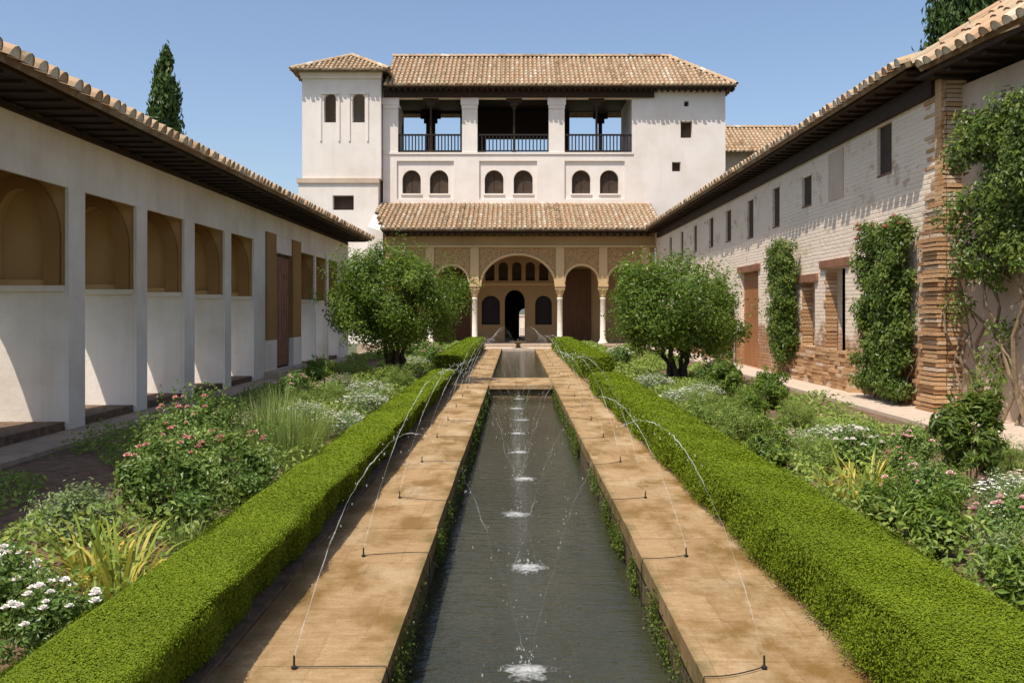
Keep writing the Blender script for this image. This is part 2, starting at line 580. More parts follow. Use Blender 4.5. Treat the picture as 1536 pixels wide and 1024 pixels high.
m, nt, b = new_mat('flying_water')
b.inputs['Base Color'].default_value = (0.92, 0.93, 0.92, 1)
b.inputs['Roughness'].default_value = 0.15
b.inputs['Alpha'].default_value = 0.2
M['spray'] = m
m, nt, b = new_mat('water_foam')
b.inputs['Base Color'].default_value = (0.55, 0.56, 0.55, 1)
b.inputs['Roughness'].default_value = 0.5
tc = nt.nodes.new('ShaderNodeTexCoord')
ln = nd(nt, 'ShaderNodeVectorMath'); ln.operation = 'LENGTH'
nt.links.new(tc.outputs['Object'], ln.inputs[0])
fo = nt.nodes.new('ShaderNodeMath'); fo.operation = 'MULTIPLY_ADD'
nt.links.new(ln.outputs['Value'], fo.inputs[0]); fo.inputs[1].default_value = -2.6
nt.links.new(noise(nt, coords(nt), 26, 5, .7), fo.inputs[2])
nt.links.new(ramp(nt, fo.outputs[0], [(0.12, (0, 0, 0)), (0.5, (.75,) * 3)]), b.inputs['Alpha'])
M['foam'] = m

M['hedge'] = leafmat('box_hedge_leaf', (0.08, 0.125, 0.003), (0.16, 0.225, 0.004), (0.25, 0.30, 0.006), 0.2, 0.7)
M['hedge_core'] = plain('hedge_twigs', (0.06, 0.08, 0.006), 0.9, 0.4, 20)
M['tree'] = leafmat('myrtle_leaf', (0.0456, 0.0911, 0.013), (0.1139, 0.1924, 0.0227), (0.2784, 0.3443, 0.0486), 0.3, 0.4)
M['ivy'] = leafmat('climber_leaf', (0.0428, 0.0811, 0.0129), (0.1071, 0.1622, 0.0234), (0.2336, 0.2758, 0.0454), 0.3, 0.4)
M['cypress'] = leafmat('cypress_leaf', (0.0251, 0.0562, 0.0125), (0.0574, 0.103, 0.02), (0.1076, 0.156, 0.03), 0.15)
M['rose'] = leafmat('rose_leaf', (0.0551, 0.1148, 0.0248), (0.1515, 0.241, 0.0516), (0.358, 0.4361, 0.1239), 0.3, 0.4)
M['herb'] = leafmat('grey_green_leaf', (0.1103, 0.1575, 0.0714), (0.2205, 0.294, 0.1339), (0.441, 0.504, 0.2499), 0.3)
M['grass'] = leafmat('blade_leaf', (0.1073, 0.1755, 0.0351), (0.236, 0.312, 0.0878), (0.429, 0.468, 0.158), 0.35)
M['lily'] = leafmat('yellowing_strap_leaf', (0.108, 0.198, 0.027), (0.306, 0.36, 0.054), (0.72, 0.522, 0.126), 0.35)
M['low'] = leafmat('ground_cover_leaf', (0.0878, 0.1596, 0.0255), (0.2048, 0.2926, 0.0532), (0.4389, 0.4788, 0.1277), 0.3)
M['moss'] = leafmat('moss_leaf', (0.039, 0.065, 0.0104), (0.091, 0.13, 0.0182), (0.182, 0.221, 0.026), 0.3)
M['coral'] = plain('coral_petal', (0.72, 0.36, 0.33), 0.7, 0.3, 30)
M['pink'] = plain('pale_pink_petal', (0.75, 0.50, 0.48), 0.7, 0.2, 30)
M['whitep'] = plain('white_petal', (0.82, 0.78, 0.72), 0.7, 0.1, 30)
M['red'] = plain('red_petal', (0.60, 0.07, 0.06), 0.7, 0.25, 30)


# ------------------------------------------------------------------ roofs
def roof(mb, e0, e1, up, vmax, vmin=None, pitch=0.23, tlen=0.44, seed=1, dark=0.0):
    """barrel tiles: eave from e0 to e1, each column runs along up (unit) from vmin(u) to vmax(u), u in 0..1"""
    rg = random.Random(seed)
    e0, e1, up = Vector(e0), Vector(e1), Vector(up).normalized()
    L = (e1 - e0).length
    ud = (e1 - e0).normalized()
    nrm = ud.cross(up)
    if nrm.z < 0:
        nrm = -nrm
    n = max(1, round(L / pitch))
    w = L / n
    S = 6
    # pans: a slightly sunken sheet, one strip per column gap
    for i in range(n):
        uc = (i + 0.5) / n
        lo, hi = (vmin(uc) if vmin else 0.0), vmax(uc)
        if hi - lo < 0.05:
            continue
        a, b2 = e0 + ud * (i * w) + up * lo, e0 + ud * ((i + 1) * w) + up * lo
        c, d = b2 + up * (hi - lo), a + up * (hi - lo)
        mb.add([tuple(p + nrm * 0.012) for p in (a, b2, c, d)] + [tuple(p - nrm * 0.06) for p in (a, b2, c, d)],
               [(0, 1, 2, 3), (7, 6, 5, 4), (0, 4, 5, 1), (2, 6, 7, 3), (1, 5, 6, 2), (3, 7, 4, 0)], rnd=0.12 * rg.random())
        k = max(1, round((hi - lo) / tlen))
        sl = (hi - lo) / k
        jig = rg.uniform(-0.03, 0.03)
        ctone = rg.gauss(0.55, 0.13)
        for j in range(k):
            v0 = lo + j * sl - 0.05 + jig + rg.uniform(-0.012, 0.012)
            v1 = lo + (j + 1) * sl + 0.03
            r0, r1 = w * 0.385, w * 0.335
            ctr0 = e0 + ud * ((i + 0.5) * w + rg.uniform(-.008, .008)) + up * v0 + nrm * 0.026
            ctr1 = e0 + ud * ((i + 0.5) * w + rg.uniform(-.008, .008)) + up * v1 + nrm * 0.006
            vs = []
            for ctr, r in ((ctr0, r0), (ctr1, r1)):
                for s in range(S + 1):
                    t = math.pi * s / S
                    vs.append(tuple(ctr + ud * (r * math.cos(t)) + nrm * (r * 1.15 * math.sin(t))))
            tone = min(0.93, max(0.02, rg.gauss(ctone, 0.15) - dark))
            mb.add(vs, [(s, s + 1, S + 2 + s, S + 1 + s) for s in range(S)], rnd=tone)
            # thickness of the lower lip (and lime bedding in the eave row)
            c0 = tuple(ctr0 + up * 0.012)
            mb.add([tuple(Vector(vs[s]) + up * 0.012) for s in range(S + 1)] + [c0], None, [(s + 1, s, S + 1) for s in range(S)],
                   rnd=(1.0 if rg.random() < .6 else 0.8) if j == 0 else tone * 0.5)


def ridge_caps(mb, a, b, r=0.13, seed=3):
    rg = random.Random(seed)
    a, b = Vector(a), Vector(b)
    L = (b - a).length
    n = max(1, round(L / 0.42))
    d = (b - a).normalized()
    side = d.cross(Vector((0, 0, 1))).normalized()
    upv = side.cross(d)
    for i in range(n):
        p, q = a + d * (L * i / n - .03), a + d * (L * (i + 1) / n + .03)
        vs = []
        for c, rr, l in ((p, r, .02), (q, r * .85, 0)):
            for s in range(7):
                t = math.pi * s / 6
                vs.append(tuple(c + side * rr * math.cos(t) + upv * (rr * math.sin(t) + l)))
        mb.add(vs, [(s, s + 1, 8 + s, 7 + s) for s in range(6)], rnd=min(.95, max(.05, rg.gauss(.5, .25))))


def arch_loop(c, w, z0, zs, rise, n=14):
    """opening as a loop (u, z): sill z0, springing zs, rise above it"""
    pts = [(c - w / 2, z0), (c + w / 2, z0)]
    for i in range(n + 1):
        t = math.pi * i / n
        pts.append((c + w / 2 * math.cos(t), zs + rise * math.sin(t)))
    return pts


def rect(u0, u1, z0, z1):
    return [(u0, z0), (u1, z0), (u1, z1), (u0, z1)]


X, Y, Z = Vector((1, 0, 0)), Vector((0, 1, 0)), Vector((0, 0, 1))

# ------------------------------------------------------------------ setting
MB().add([(-900, -400, -0.8), (900, -400, -0.8), (900, 1500, -0.8), (-900, 1500, -0.8)], [(0, 1, 2, 3)]).build('ground', M['ground'])['kind'] = 'structure'
WL, WR = -0.563, 0.80
LO, RO = -1.30, 1.56


def ground_box(name, mat, a, b):
    o = MB().box(a, b).build(name, mat)
    o['kind'] = 'structure'
    return o


def slab_strip(name, x0, x1, y0, y1, seed):
    rg = random.Random(seed)
    mb = MB()
    y = y0
    while y < y1 - 0.01:
        ln = min(rg.uniform(.45, .95), y1 - y)
        if y1 - y - ln < .3:
            ln = y1 - y
        e = rg.uniform(-.009, .009)
        mb.box((x0 + (e if x0 < 0 else rg.uniform(-.005, .003)), y + .001, -0.11), (x1 + (rg.uniform(-.003, .005) if x0 < 0 else e), y + ln - .001, rg.uniform(-.0015, .0015)), rg.random())
        y += ln
    o = mb.build(name, M['paving'])
    o['kind'] = 'structure'


slab_strip('left_walkway', LO, WL, -3, 39.0, 3)
slab_strip('right_walkway', WR, RO, -3, 39.0, 4)
ground_box('walkway_bed_left', M['moss_stone'], (LO + .01, -3, -0.8), (WL - .015, 39.0, -0.112))
ground_box('walkway_bed_right', M['moss_stone'], (WR + .015, -3, -0.8), (RO - .01, 39.0, -0.112))
ground_box('left_garden_bed', M['soil'], (-5.0, -3, -0.8), (LO, 41.0, 0.02))
ground_box('right_garden_bed', M['soil'], (RO, -3, -0.8), (5.4, 41.0, 0.02))
ground_box('left_path', M['brown_path'], (-5.62, -3, -0.8), (-5.0, 41.0, 0.07))
ground_box('right_path', M['path'], (5.4, -3, -0.8), (8.2, 41.0, 0.07))
ground_box('portico_floor', M['brown_path'], (-6.6, 41.0, -0.8), (7.0, 53.0, 0.075))
ground_box('end_paving', M['path'], (WL, 39.0, -0.8), (WR, 41.0, -0.01))
ground_box('end_paving', M['path'], (LO, 39.0, -0.8), (WL, 41.0, -0.014))
ground_box('end_paving', M['path'], (WR, 39.0, -0.8), (RO, 41.0, -0.014))


def water_sheet(name, y0, y1, z):
    mb = MB()
    nx, ny = 10, int((y1 - y0) * 4)
    xs = np.linspace(WL - .01, WR + .01, nx + 1)
    ys = np.linspace(y0, y1, ny + 1)
    gx, gy = np.meshgrid(xs, ys)
    V = np.stack([gx.ravel(), gy.ravel(), np.full(gx.size, z)], 1)
    i, j = np.meshgrid(np.arange(ny), np.arange(nx), indexing='ij')
    a = (i * (nx + 1) + j).ravel()
    mb.add(V, np.stack([a, a + 1, a + nx + 2, a + nx + 1], 1))
    o = mb.build(name, M['water'])
    o['kind'] = 'structure'


water_sheet('water', -3, 19.75, -0.30)
water_sheet('water', 21.85, 39.0, -0.10)
# slab that crosses the channel
br = MB()
br.box((WL - .01, 19.7, -0.09), (0.02, 21.9, -0.006), .4)
br.box((0.025, 19.7, -0.09), (WR + .01, 21.9, -0.002), .6)
o = br.build('channel_crossing', M['paving']); o['kind'] = 'structure'
ground_box('channel_crossing_bed', M['moss_stone'], (WL - .01, 19.76, -0.8), (WR + .01, 21.84, -0.092))

# ------------------------------------------------------------------ left gallery wing
GX = -5.6
gal = thing('gallery_wing', (-6.2, 16, 0), 'long low whitewashed gallery with a row of square-headed bays in shade', 'building')
bays = [(3.4, 5.05), (5.45, 7.1), (7.5, 9.3), (9.85, 11.7), (12.15, 13.8), (14.2, 15.8), (16.3, 18.0), (18.4, 20.0)]
bays2 = [(24.4, 26.05), (26.25, 27.75), (28.0, 29.5)]
door_hole = [(20.9, 0.2), (24.25, 0.2), (24.25, 3.35), (20.9, 3.35)]
holes = [rect(a, b, 0.06, 3.1) for a, b in bays + bays2] + [door_hole]
mb = MB().wall((GX, 0, 0), Y, -X, rect(-2.5, 31.0, 0.05, 3.86), holes, 0.045)
mb.build('wall', M['gallery_white'], gal)
out = []
for a, b in bays + bays2:
    out.append(arch_loop(b - 0.84, min(1.5, b - a - .1), 0.22, 1.42, 0.72))
mb = MB().wall((-6.62, 0, 0), Y, -X, rect(-2.5, 31.0, 0.0, 4.1), out, 0.06)
mb.build('outer_wall', M['gallery_white'], gal)
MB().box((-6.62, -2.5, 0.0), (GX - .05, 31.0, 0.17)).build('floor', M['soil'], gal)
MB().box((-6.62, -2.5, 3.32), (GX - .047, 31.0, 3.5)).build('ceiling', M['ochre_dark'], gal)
MB().box((-6.9, 31.0, 0.0), (GX, 31.3, 3.85)).build('end_wall', M['gallery_white'], gal)
MB().box((-6.9, -2.8, 0), (GX, -2.5, 3.85)).build('end_wall', M['gallery_white'], gal)
for a, b in bays + bays2:
    p = MB().box((-6.61, b, 0.1), (GX - .047, b + .34, 1.8)).build('partition', M['gallery_white'], gal)
    MB().box((-6.61, b - .05, 1.8), (GX - .047, b + .36, 1.875)).build('ledge', M['gallery_white'], p)
    up_ = MB().wall((0, b + .10, 0), X, Y, rect(-6.61, GX - .047, 1.876, 3.319), [arch_loop(-6.27, .64, 1.95, 2.5, .6)], .2)
    up_.build('upper_panel', M['ochre'], p)
    # darker ochre band round the arch, proud of the panel
    ol = [(-6.27 + .53 * math.cos(math.pi * i / 14), 2.5 + .76 * math.sin(math.pi * i / 14)) for i in range(10)]
    il = [(-6.27 + .325 * math.cos(math.pi * i / 14), 2.5 + .605 * math.sin(math.pi * i / 14)) for i in range(15)]
    bandloop = [(-6.27 + .53, 1.876)] + ol + [(-6.61, 3.1), (-6.61, 1.876), (-6.27 - .325, 1.876)] + il[::-1] + [(-6.27 + .325, 1.876)]
    MB().wall((0, b + .05, 0), X, Y, bandloop, (), .06).build('arch_band', M['ochre_dark'], p)
    MB().box((-6.61, b + .31, 1.876), (GX - .047, b + .335, 3.319)).build('back_panel', M['ochre'], p)
# tall doorway between two brown posts
dr = MB().box((GX - .12, 21.75, 0.2), (GX - .08, 23.35, 2.92)).build('door', M['shade'], gal)
for k in range(6):
    MB().box((GX - .079, 21.8 + k * .26, .25), (GX - .06, 22.02 + k * .26, 2.85)).build('plank', M['lintel'], dr)
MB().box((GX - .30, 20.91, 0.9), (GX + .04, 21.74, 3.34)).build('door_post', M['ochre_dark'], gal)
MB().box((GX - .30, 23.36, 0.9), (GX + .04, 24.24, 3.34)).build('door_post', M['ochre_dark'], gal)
MB().box((GX - .28, 20.91, 0.2), (GX + .05, 21.74, 0.895)).build('post_base', M['gallery_white'], gal)
MB().box((GX - .28, 23.36, 0.2), (GX + .05, 24.24, 0.895)).build('post_base', M['gallery_white'], gal)
MB().box((GX - .28, 21.745, 2.93), (GX + .002, 23.355, 3.345)).build('door_head', M['gallery_white'], gal)
MB().box((GX + .002, 20.8, .07), (GX + .5, 24.3, .19)).build('door_step', M['path'], gal)
# eave and roof
mb = MB().box((-6.2, -2.6, 3.87), (-4.88, 31.1, 3.91))
y = -2.4
while y < 31.0:
    mb.box((GX - .05, y, 3.84), (-4.95, y + .09, 3.868))
    y += 0.42
mb.box((GX, -2.5, 3.77), (GX + .05, 31.0, 3.838))
mb.build('eave', M['wood'], gal)
mb = MB()
pit = R(21)
upv = Vector((-math.cos(pit), 0, math.sin(pit)))
roof(mb, (-4.78, -2.6, 3.94), (-4.78, 31.2, 3.94), upv, lambda u: 1.75, seed=5, pitch=0.25)
rz = 3.94 + 1.75 * math.sin(pit)
rx = -4.78 - 1.75 * math.cos(pit)
roof(mb, (rx - .5, -2.6, rz - .5 * math.tan(pit)), (rx - .5, 31.2, rz - .5 * math.tan(pit)), Vector((math.cos(pit), 0, math.sin(pit))), lambda u: .5 / math.cos(pit), seed=6, pitch=0.5)
ridge_caps(mb, (rx, -2.6, rz), (rx, 31.2, rz))
mb.build('roof', M['tile'], gal)

# ------------------------------------------------------------------ palace pavilion at the far end
pal = thing('palace_pavilion', (0, 44, 0), 'white pavilion with loggia, corner tower and arcaded portico at the head of the pool', 'building')
UY = 45.5
BX0, BX1 = -6.45, 10.24
loggia = [(-5.72, -2.60), (-1.85, 1.63), (2.40, 5.69)]
pairs = [((-5.52, -4.62), (-4.18, -3.27)), ((-1.50, -0.58), (-0.08, 0.85)), ((2.76, 3.67), (4.13, 5.04))]
panels = [(-5.78, -3.0, 7.02, 8.88), (-1.76, 1.06, 7.02, 8.88), (2.40, 5.69 - .36, 7.02, 8.88)]
smallw = [(8.23, 8.46, 11.53, 11.80), (8.06, 8.62, 10.0, 10.81), (7.64, 8.06, 8.37, 8.83)]
holes = [rect(a, b, 9.30, 11.95) for a, b in loggia]
holes += [rect(*p) for p in panels] + [rect(*p) for p in smallw]
mb = MB().wall((0, UY, 0), X, Y, rect(BX0, BX1, 4.9, 12.42), holes, 0.09)
mb.build('wall', M['white'], pal)
# inner leaf of the same wall, holding the paired windows in the shallow panels
holes = [rect(a - .002, b + .002, 9.30, 11.95) for a, b in loggia] + [rect(*p) for p in smallw]
for pr in pairs:
    for a, b in pr:
        holes.append(arch_loop((a + b) / 2, b - a, 7.30, 7.98, 0.47))
MB().wall((0, UY + .092, 0), X, Y, rect(BX0, BX1, 4.9, 12.42), holes, 0.33).build('inner_wall', M['white'], pal)
for pr in pairs:
    for a, b in pr:
        w = MB().box((a - .1, UY + .30, 7.25), (b + .1, UY + .34, 8.5)).build('window', M['shade'], pal)
        MB().box(((a + b) / 2 - .02, UY + .285, 7.3), ((a + b) / 2 + .02, UY + .299, 8.42)).build('mullion', M['wood'], w)
        MB().box((a - .06, UY + .03, 7.22), (b + .06, UY + .095, 7.298)).build('sill', M['white'], w)
for p in smallw:
    MB().box((p[0] - .02, UY + .34, p[2] - .02), (p[1] + .02, UY + .38, p[3] + .02)).build('window', M['shade'], pal)
# side and back walls, floors
for a, b in (((BX1 - .35, UY + .425, 0), (BX1, 52.0, 12.42)), ((BX0, UY + .425, 0), (BX0 + .35, 52.0, 9.0)), ((5.72, UY + .425, 9.3), (6.0, 50.5, 12.4)), ((BX0, UY + .425, 9.0), (BX0 + .3, 50.5, 12.4))):
    MB().box(a, b).build('side_wall', M['white'], pal)
bh = [rect(-6.1, -3.0, 10.25, 12.3), rect(-1.6, 1.9, 10.05, 10.95), rect(2.95, 6.25, 10.25, 12.4)]
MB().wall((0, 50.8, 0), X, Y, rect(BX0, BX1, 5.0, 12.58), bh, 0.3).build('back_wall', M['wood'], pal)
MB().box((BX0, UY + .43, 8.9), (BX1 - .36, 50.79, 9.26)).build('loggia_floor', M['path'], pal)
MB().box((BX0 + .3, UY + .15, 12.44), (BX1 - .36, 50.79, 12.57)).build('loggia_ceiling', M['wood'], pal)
for px in (-4.75, -4.45, 4.62):
    MB().box((px - .1, 50.7, 10.25), (px + .1, 50.79, 12.0)).box((px - .22, 50.68, 11.75), (px + .22, 50.78, 12.0)).box((px - .4, 50.66, 12.0), (px + .4, 50.77, 12.35)).build('back_post', M['wood'], pal)
# white pillars' capitals, beam, posts, balustrades
for a, b in ((-6.42, -5.72), (-2.60, -1.85), (1.63, 2.40)):
    mb = MB().box((a - .06, UY - .08, 11.60), (b + .06, UY - .003, 11.945)).box((a - .02, UY - .05, 11.42), (b + .02, UY - .002, 11.598))
    mb.build('capital', M['white'], pal)
MB().box((-6.4, UY - .18, 11.95), (6.75, UY - .002, 12.36)).build('beam', M['wood'], pal)
MB().box((5.75, UY - .05, 9.2), (-6.42, UY - .003, 9.295)).build('string_course', M['white'], pal)
for i, (a, b) in enumerate(loggia):
    t = MB()
    t.box((a, UY + .1, 10.13), (b, UY + .2, 10.21)).box((a, UY + .11, 9.36), (b, UY + .19, 9.42))
    n = 19
    for k in range(n + 1):
        xx = a + .04 + (b - a - .08) * k / n
        t.box((xx - .028, UY + .122, 9.42), (xx + .028, UY + .178, 10.13))
    t.build('balustrade', M['wood_black'], pal)
    xm = (-4.13, -.06, 3.97)[i]
    c_ = MB().lathe((xm, UY + .16, 9.28), [(.10, 0), (.10, .1), (.06, .14), (.055, 2.1), (.07, 2.14), (.13, 2.3)], 10).box((xm - .2, UY + .06, 11.585), (xm + .2, UY + .26, 11.75)).box((xm - .38, UY + .07, 11.752), (xm + .38, UY + .25, 11.948))
    c_.build('colonnette', M['wood'], pal)
# main roof: front slope, hip on the right, back slope
EZ, EY, RZ, RY = 12.42, 44.85, 14.72, 48.55
sl = math.hypot(RZ - EZ, RY - EY)
upf = Vector((0, RY - EY, RZ - EZ)).normalized()
mb = MB()
ex0, ex1, rx1 = -6.35, 10.62, 8.0
Lr = ex1 - ex0


def vfront(u):
    x = ex0 + u * Lr
    return sl if x < rx1 else sl * max(0, (ex1 - x) / (ex1 - rx1))


roof(mb, (ex0, EY, EZ), (ex1, EY, EZ), upf, vfront, seed=21, pitch=0.225)
roof(mb, (ex1, 2 * RY - EY, EZ), (ex0, 2 * RY - EY, EZ), Vector((0, -(RY - EY), RZ - EZ)), lambda u: vfront(1 - u), seed=22, pitch=0.45)
sl2 = math.hypot(ex1 - rx1, RZ - EZ)
roof(mb, (ex1, EY, EZ), (ex1, 2 * RY - EY, EZ), Vector((-(ex1 - rx1), 0, RZ - EZ)), lambda u: sl2 * (1 - abs(2 * u - 1)), seed=23)
ridge_caps(mb, (ex0, RY, RZ + .05), (rx1, RY, RZ + .05), .15)
ridge_caps(mb, (rx1, RY, RZ + .05), (ex1, EY, EZ + .05), .13)
mb.build('roof', M['tile'], pal)
mb = MB().box((ex0 + .1, EY + .06, EZ - .1), (ex1 - .06, UY - .003, EZ - .045)).box((BX1 + .003, UY, EZ - .1), (ex1 - .06, 52, EZ - .045))
for k in range(60):
    xx = ex0 + .15 + k * .283
    mb.box((xx, EY + .12, EZ - .2), (xx + .09, UY - .004, EZ - .101))
mb.build('eave', M['wood'], pal)

# corner tower
TY = 45.0
tow = MB().wall((0, TY, 0), X, Y, rect(-10.28, -6.48, 7.95, 13.05), [arch_loop(-8.94, .58, 10.65, 11.78, .30), arch_loop(-7.56, .60, 10.65, 11.78, .30)], .35).build('tower', M['white'], pal)
MB().wall((0, TY - .06, 0), X, Y, rect(-10.45, -6.60, 0.0, 7.72), [rect(-8.80, -7.78, 6.43, 7.14)], .4).build('tower_base', M['white'], tow)
MB().box((-10.52, TY - .14, 7.722), (-6.56, TY + .3, 7.948)).build('band', M['rough_plaster'], tow)  # darker plaster colour stands in for a grey shadow line here
MB().box((-8.9, TY + .34, 6.4), (-7.7, TY + .38, 7.2)).build('window', M['shade'], tow)
mb = MB().wall((-10.28, 0, 0), Y, X, rect(TY + .352, 48.6, 7.95, 13.05), [rect(46.2, 47.3, 10.6, 12.0)], .35)
mb.wall((-6.83, 0, 0), Y, X, rect(TY + .352, 48.6, 7.95, 13.05), [], .345)
mb.wall((0, 48.602, 0), X, Y, rect(-10.28, -6.48, 7.95, 13.05), [rect(-9.35, -8.75, 10.6, 12.0)], .3)
mb.box((-10.45, TY + .345, 0), (-10.1, 48.6, 7.94)).box((-6.95, TY + .345, 0), (-6.6, 48.6, 7.94))
mb.box((-9.9, TY + .36, 9.9), (-6.85, 48.59, 10.1)).box((-9.9, TY + .36, 12.8), (-6.85, 48.59, 12.95))
mb.build('tower_side', M['white'], tow)
mb = MB()
for cx in (-8.94, -7.56):
    for s in (-1, 1):
        mb.box((cx + s * .44 - .04, TY - .045, 9.75), (cx + s * .44 + .04, TY - .003, 12.0))
    mb.box((cx - .48, TY - .06, 12.01), (cx + .48, TY - .003, 12.07))
mb.box((-10.34, TY - .10, 12.75), (-6.45, TY - .003, 12.9)).box((-10.38, TY - .2, 12.902), (-6.42, TY - .003, 13.048))
mb.build('cornice', M['white'], tow)
tx0, tx1, ty0, ty1, tz = -10.72, -6.05, 44.5, 48.95, 13.06
ax, ay, az = -8.15, 46.7, 14.28
mb = MB()
for e0, e1, upd, run in (((tx0, ty0, tz), (tx1, ty0, tz), (0, ay - ty0, az - tz), None), ((tx1, ty0, tz), (tx1, ty1, tz), (ax - tx1, 0, az - tz), None),
                         ((tx1, ty1, tz), (tx0, ty1, tz), (0, ay - ty1, az - tz), None), ((tx0, ty1, tz), (tx0, ty0, tz), (ax - tx0, 0, az - tz), None)):
    ll = Vector(upd).length
    roof(mb, e0, e1, upd, lambda u, ll=ll: ll * (1 - abs(2 * u - 1)), seed=31, pitch=0.225)
for c in ((tx0, ty0), (tx1, ty0), (tx0, ty1), (tx1, ty1)):
    ridge_caps(mb, (ax, ay, az + .05), (c[0], c[1], tz + .05), .12)
mb.build('tower_roof', M['tile'], tow)

# portico
PY = 42.0
ar = [(-4.82, 1.42, 2.86, .72), (-2.87, 1.46, 2.86, .73), (0.12, 3.30, 2.66, 1.41), (2.985, 1.47, 2.86, .74), (4.9, 1.44, 2.86, .73)]
outl = [(-5.93, 2.66)]
for c, w, zs, rise in ar:
    outl.append((c - w / 2, 2.66))
    if zs > 2.66:
        outl.append((c - w / 2, zs - .001))
    for i in range(21):
        t = math.pi * (1 - i / 20)
        outl.append((c + w / 2 * math.cos(t), zs + rise * math.sin(t)))
    if zs > 2.66:
        outl.append((c + w / 2, zs - .001))
    outl.append((c + w / 2, 2.6601))
ded = []
for p in outl:
    if not ded or (abs(p[0] - ded[-1][0]) + abs(p[1] - ded[-1][1])) > 1e-4:
        ded.append(p)
outl = ded + [(6.28, 2.66), (6.28, 5.15), (-5.93, 5.15)]
port = MB().wall((0, PY, 0), X, Y, outl, (), .38).build('portico_wall', M['stucco'], pal)
# plain band above, pilaster strips, mouldings round the arches
MB().box((-5.93, PY - .05, 4.52), (6.28, PY - .003, 5.14)).build('frieze', M['stucco_plain'], port)
MB().box((-5.93, PY - .09, 4.42), (6.28, PY - .003, 4.517)).build('string_course', M['stucco_light'], port)
colx = [-3.845, -1.835, 2.01, 3.95, 5.85]
for cx in colx:
    MB().box((cx - .19, PY - .05, 2.80), (cx + .19, PY - .003, 4.417)).build('pilaster', M['stucco_light'], port)
    MB().box((cx - .23, PY - .09, 2.66), (cx + .23, PY + .40, 2.798)).build('impost', M['stucco_light'], port)
for c, w, zs, rise in ar:
    lo = [(c + (w / 2 + .004) * math.cos(math.pi * i / 24), zs + (rise + .004) * math.sin(math.pi * i / 24)) for i in range(25)]
    hi = [(c + (w / 2 + .10) * math.cos(math.pi * i / 24), zs + (rise + .10) * math.sin(math.pi * i / 24)) for i in range(25)]
    MB().wall((0, PY - .035, 0), X, Y, hi + lo[::-1], (), .032).build('arch_moulding', M['stucco_light'], port)
for cx in colx[:4]:
    cl = MB().lathe((cx, PY + .17, 0.075), [(.22, 0), (.22, .09), (.16, .13), (.15, .2), (.125, .24), (.115, 2.0), (.135, 2.03), (.135, 2.07), (.115, 2.1)], 18).build('column', M['marble'], pal, smooth=True)
    MB().lathe((cx, PY + .17, 2.175), [(.12, 0), (.15, .16), (.22, .33), (.22, .36)], 14).box((cx - .22, PY - .05, 2.536), (cx + .22, PY + .39, 2.658)).build('capital', M['stucco_light'], cl)
MB().box((-5.93, PY + .002, 0.075), (-5.53, PY + .37, 2.659)).build('corner_pier', M['stucco_plain'], pal)
MB().box((5.63, PY + .002, .075), (6.28, PY + .37, 2.659)).build('corner_pier', M['stucco_plain'], pal)
pr = MB()
pr.hexa([(-6.62, 41.85, 0), (-5.94, 41.85, 0), (-5.94, 44.93, 0), (-6.62, 44.93, 0), (-6.62, 41.85, 5.35), (-5.94, 41.85, 5.12), (-5.94, 44.93, 6.3), (-6.62, 44.93, 6.5)])
pr.build('portico_side_wall', M['white'], pal)
# back wall of the portico, with doorway, side arches and the latticed windows over them
BW = 45.65
bhs = [arch_loop(-.03, .98, .08, 2.05, .55), arch_loop(-1.2, .9, .9, 1.9, .42), arch_loop(1.38, .82, .9, 1.9, .42)]
for k in range(5):
    bhs.append(arch_loop(-1.25 + k * .66, .46, 3.05, 3.75, .22, 8))
MB().wall((0, BW, 0), X, Y, rect(-5.95, 6.28, .076, 5.1), bhs, .3).build('portico_back_wall', M['stucco_plain'], pal)
MB().box((-1.7, BW - .06, 2.82), (2.0, BW - .003, 2.94)).build('string_course', M['stucco_light'], pal)
for k in range(5):
    MB().box((-1.25 + k * .66 - .3, BW + .25, 3.0), (-1.25 + k * .66 + .3, BW + .28, 4.05)).build('lattice_window', M['shade'], pal)
for c in (-1.2, 1.38):
    MB().box((c - .5, BW + .26, .85), (c + .5, BW + .29, 2.4)).build('niche_back', M['wood_black'], pal)
MB().box((2.3, BW - .08, .08), (3.7, BW - .004, 3.6)).build('portico_door', M['door_dark'], pal)
MB().box((-3.6, BW - .08, .08), (-2.2, BW - .004, 3.6)).build('portico_door', M['door_dark'], pal)
mb = MB().box((-5.93, PY + .39, 5.0), (6.28, BW - .01, 5.1))
for k in range(24):
    mb.box((-5.8 + k * .5, PY + .4, 4.86), (-5.68 + k * .5, BW - .02, 4.999))
mb.build('portico_ceiling', M['wood'], pal)
# hall behind the doorway, with the arched window that shows the light
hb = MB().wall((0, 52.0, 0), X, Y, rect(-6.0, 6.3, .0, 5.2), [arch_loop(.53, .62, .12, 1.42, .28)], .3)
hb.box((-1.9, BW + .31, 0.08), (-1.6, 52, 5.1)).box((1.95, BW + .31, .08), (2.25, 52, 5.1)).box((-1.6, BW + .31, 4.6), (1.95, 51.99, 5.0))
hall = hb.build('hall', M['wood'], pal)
mb = MB()
for k in range(7):
    mb.box((.29 + k * .075, 52.05, .12), (.305 + k * .075, 52.08, .62))
for k in range(4):
    mb.box((.27, 52.085, .2 + k * .13), (.77, 52.1, .215 + k * .13))
mb.build('window_lattice', M['wood_black'], hall)
# portico roof
pz0, py0, pz1 = 5.16, 41.1, 6.78
psl = math.hypot(pz1 - pz0, UY - py0)
mb = MB()


def vp(u):
    return psl


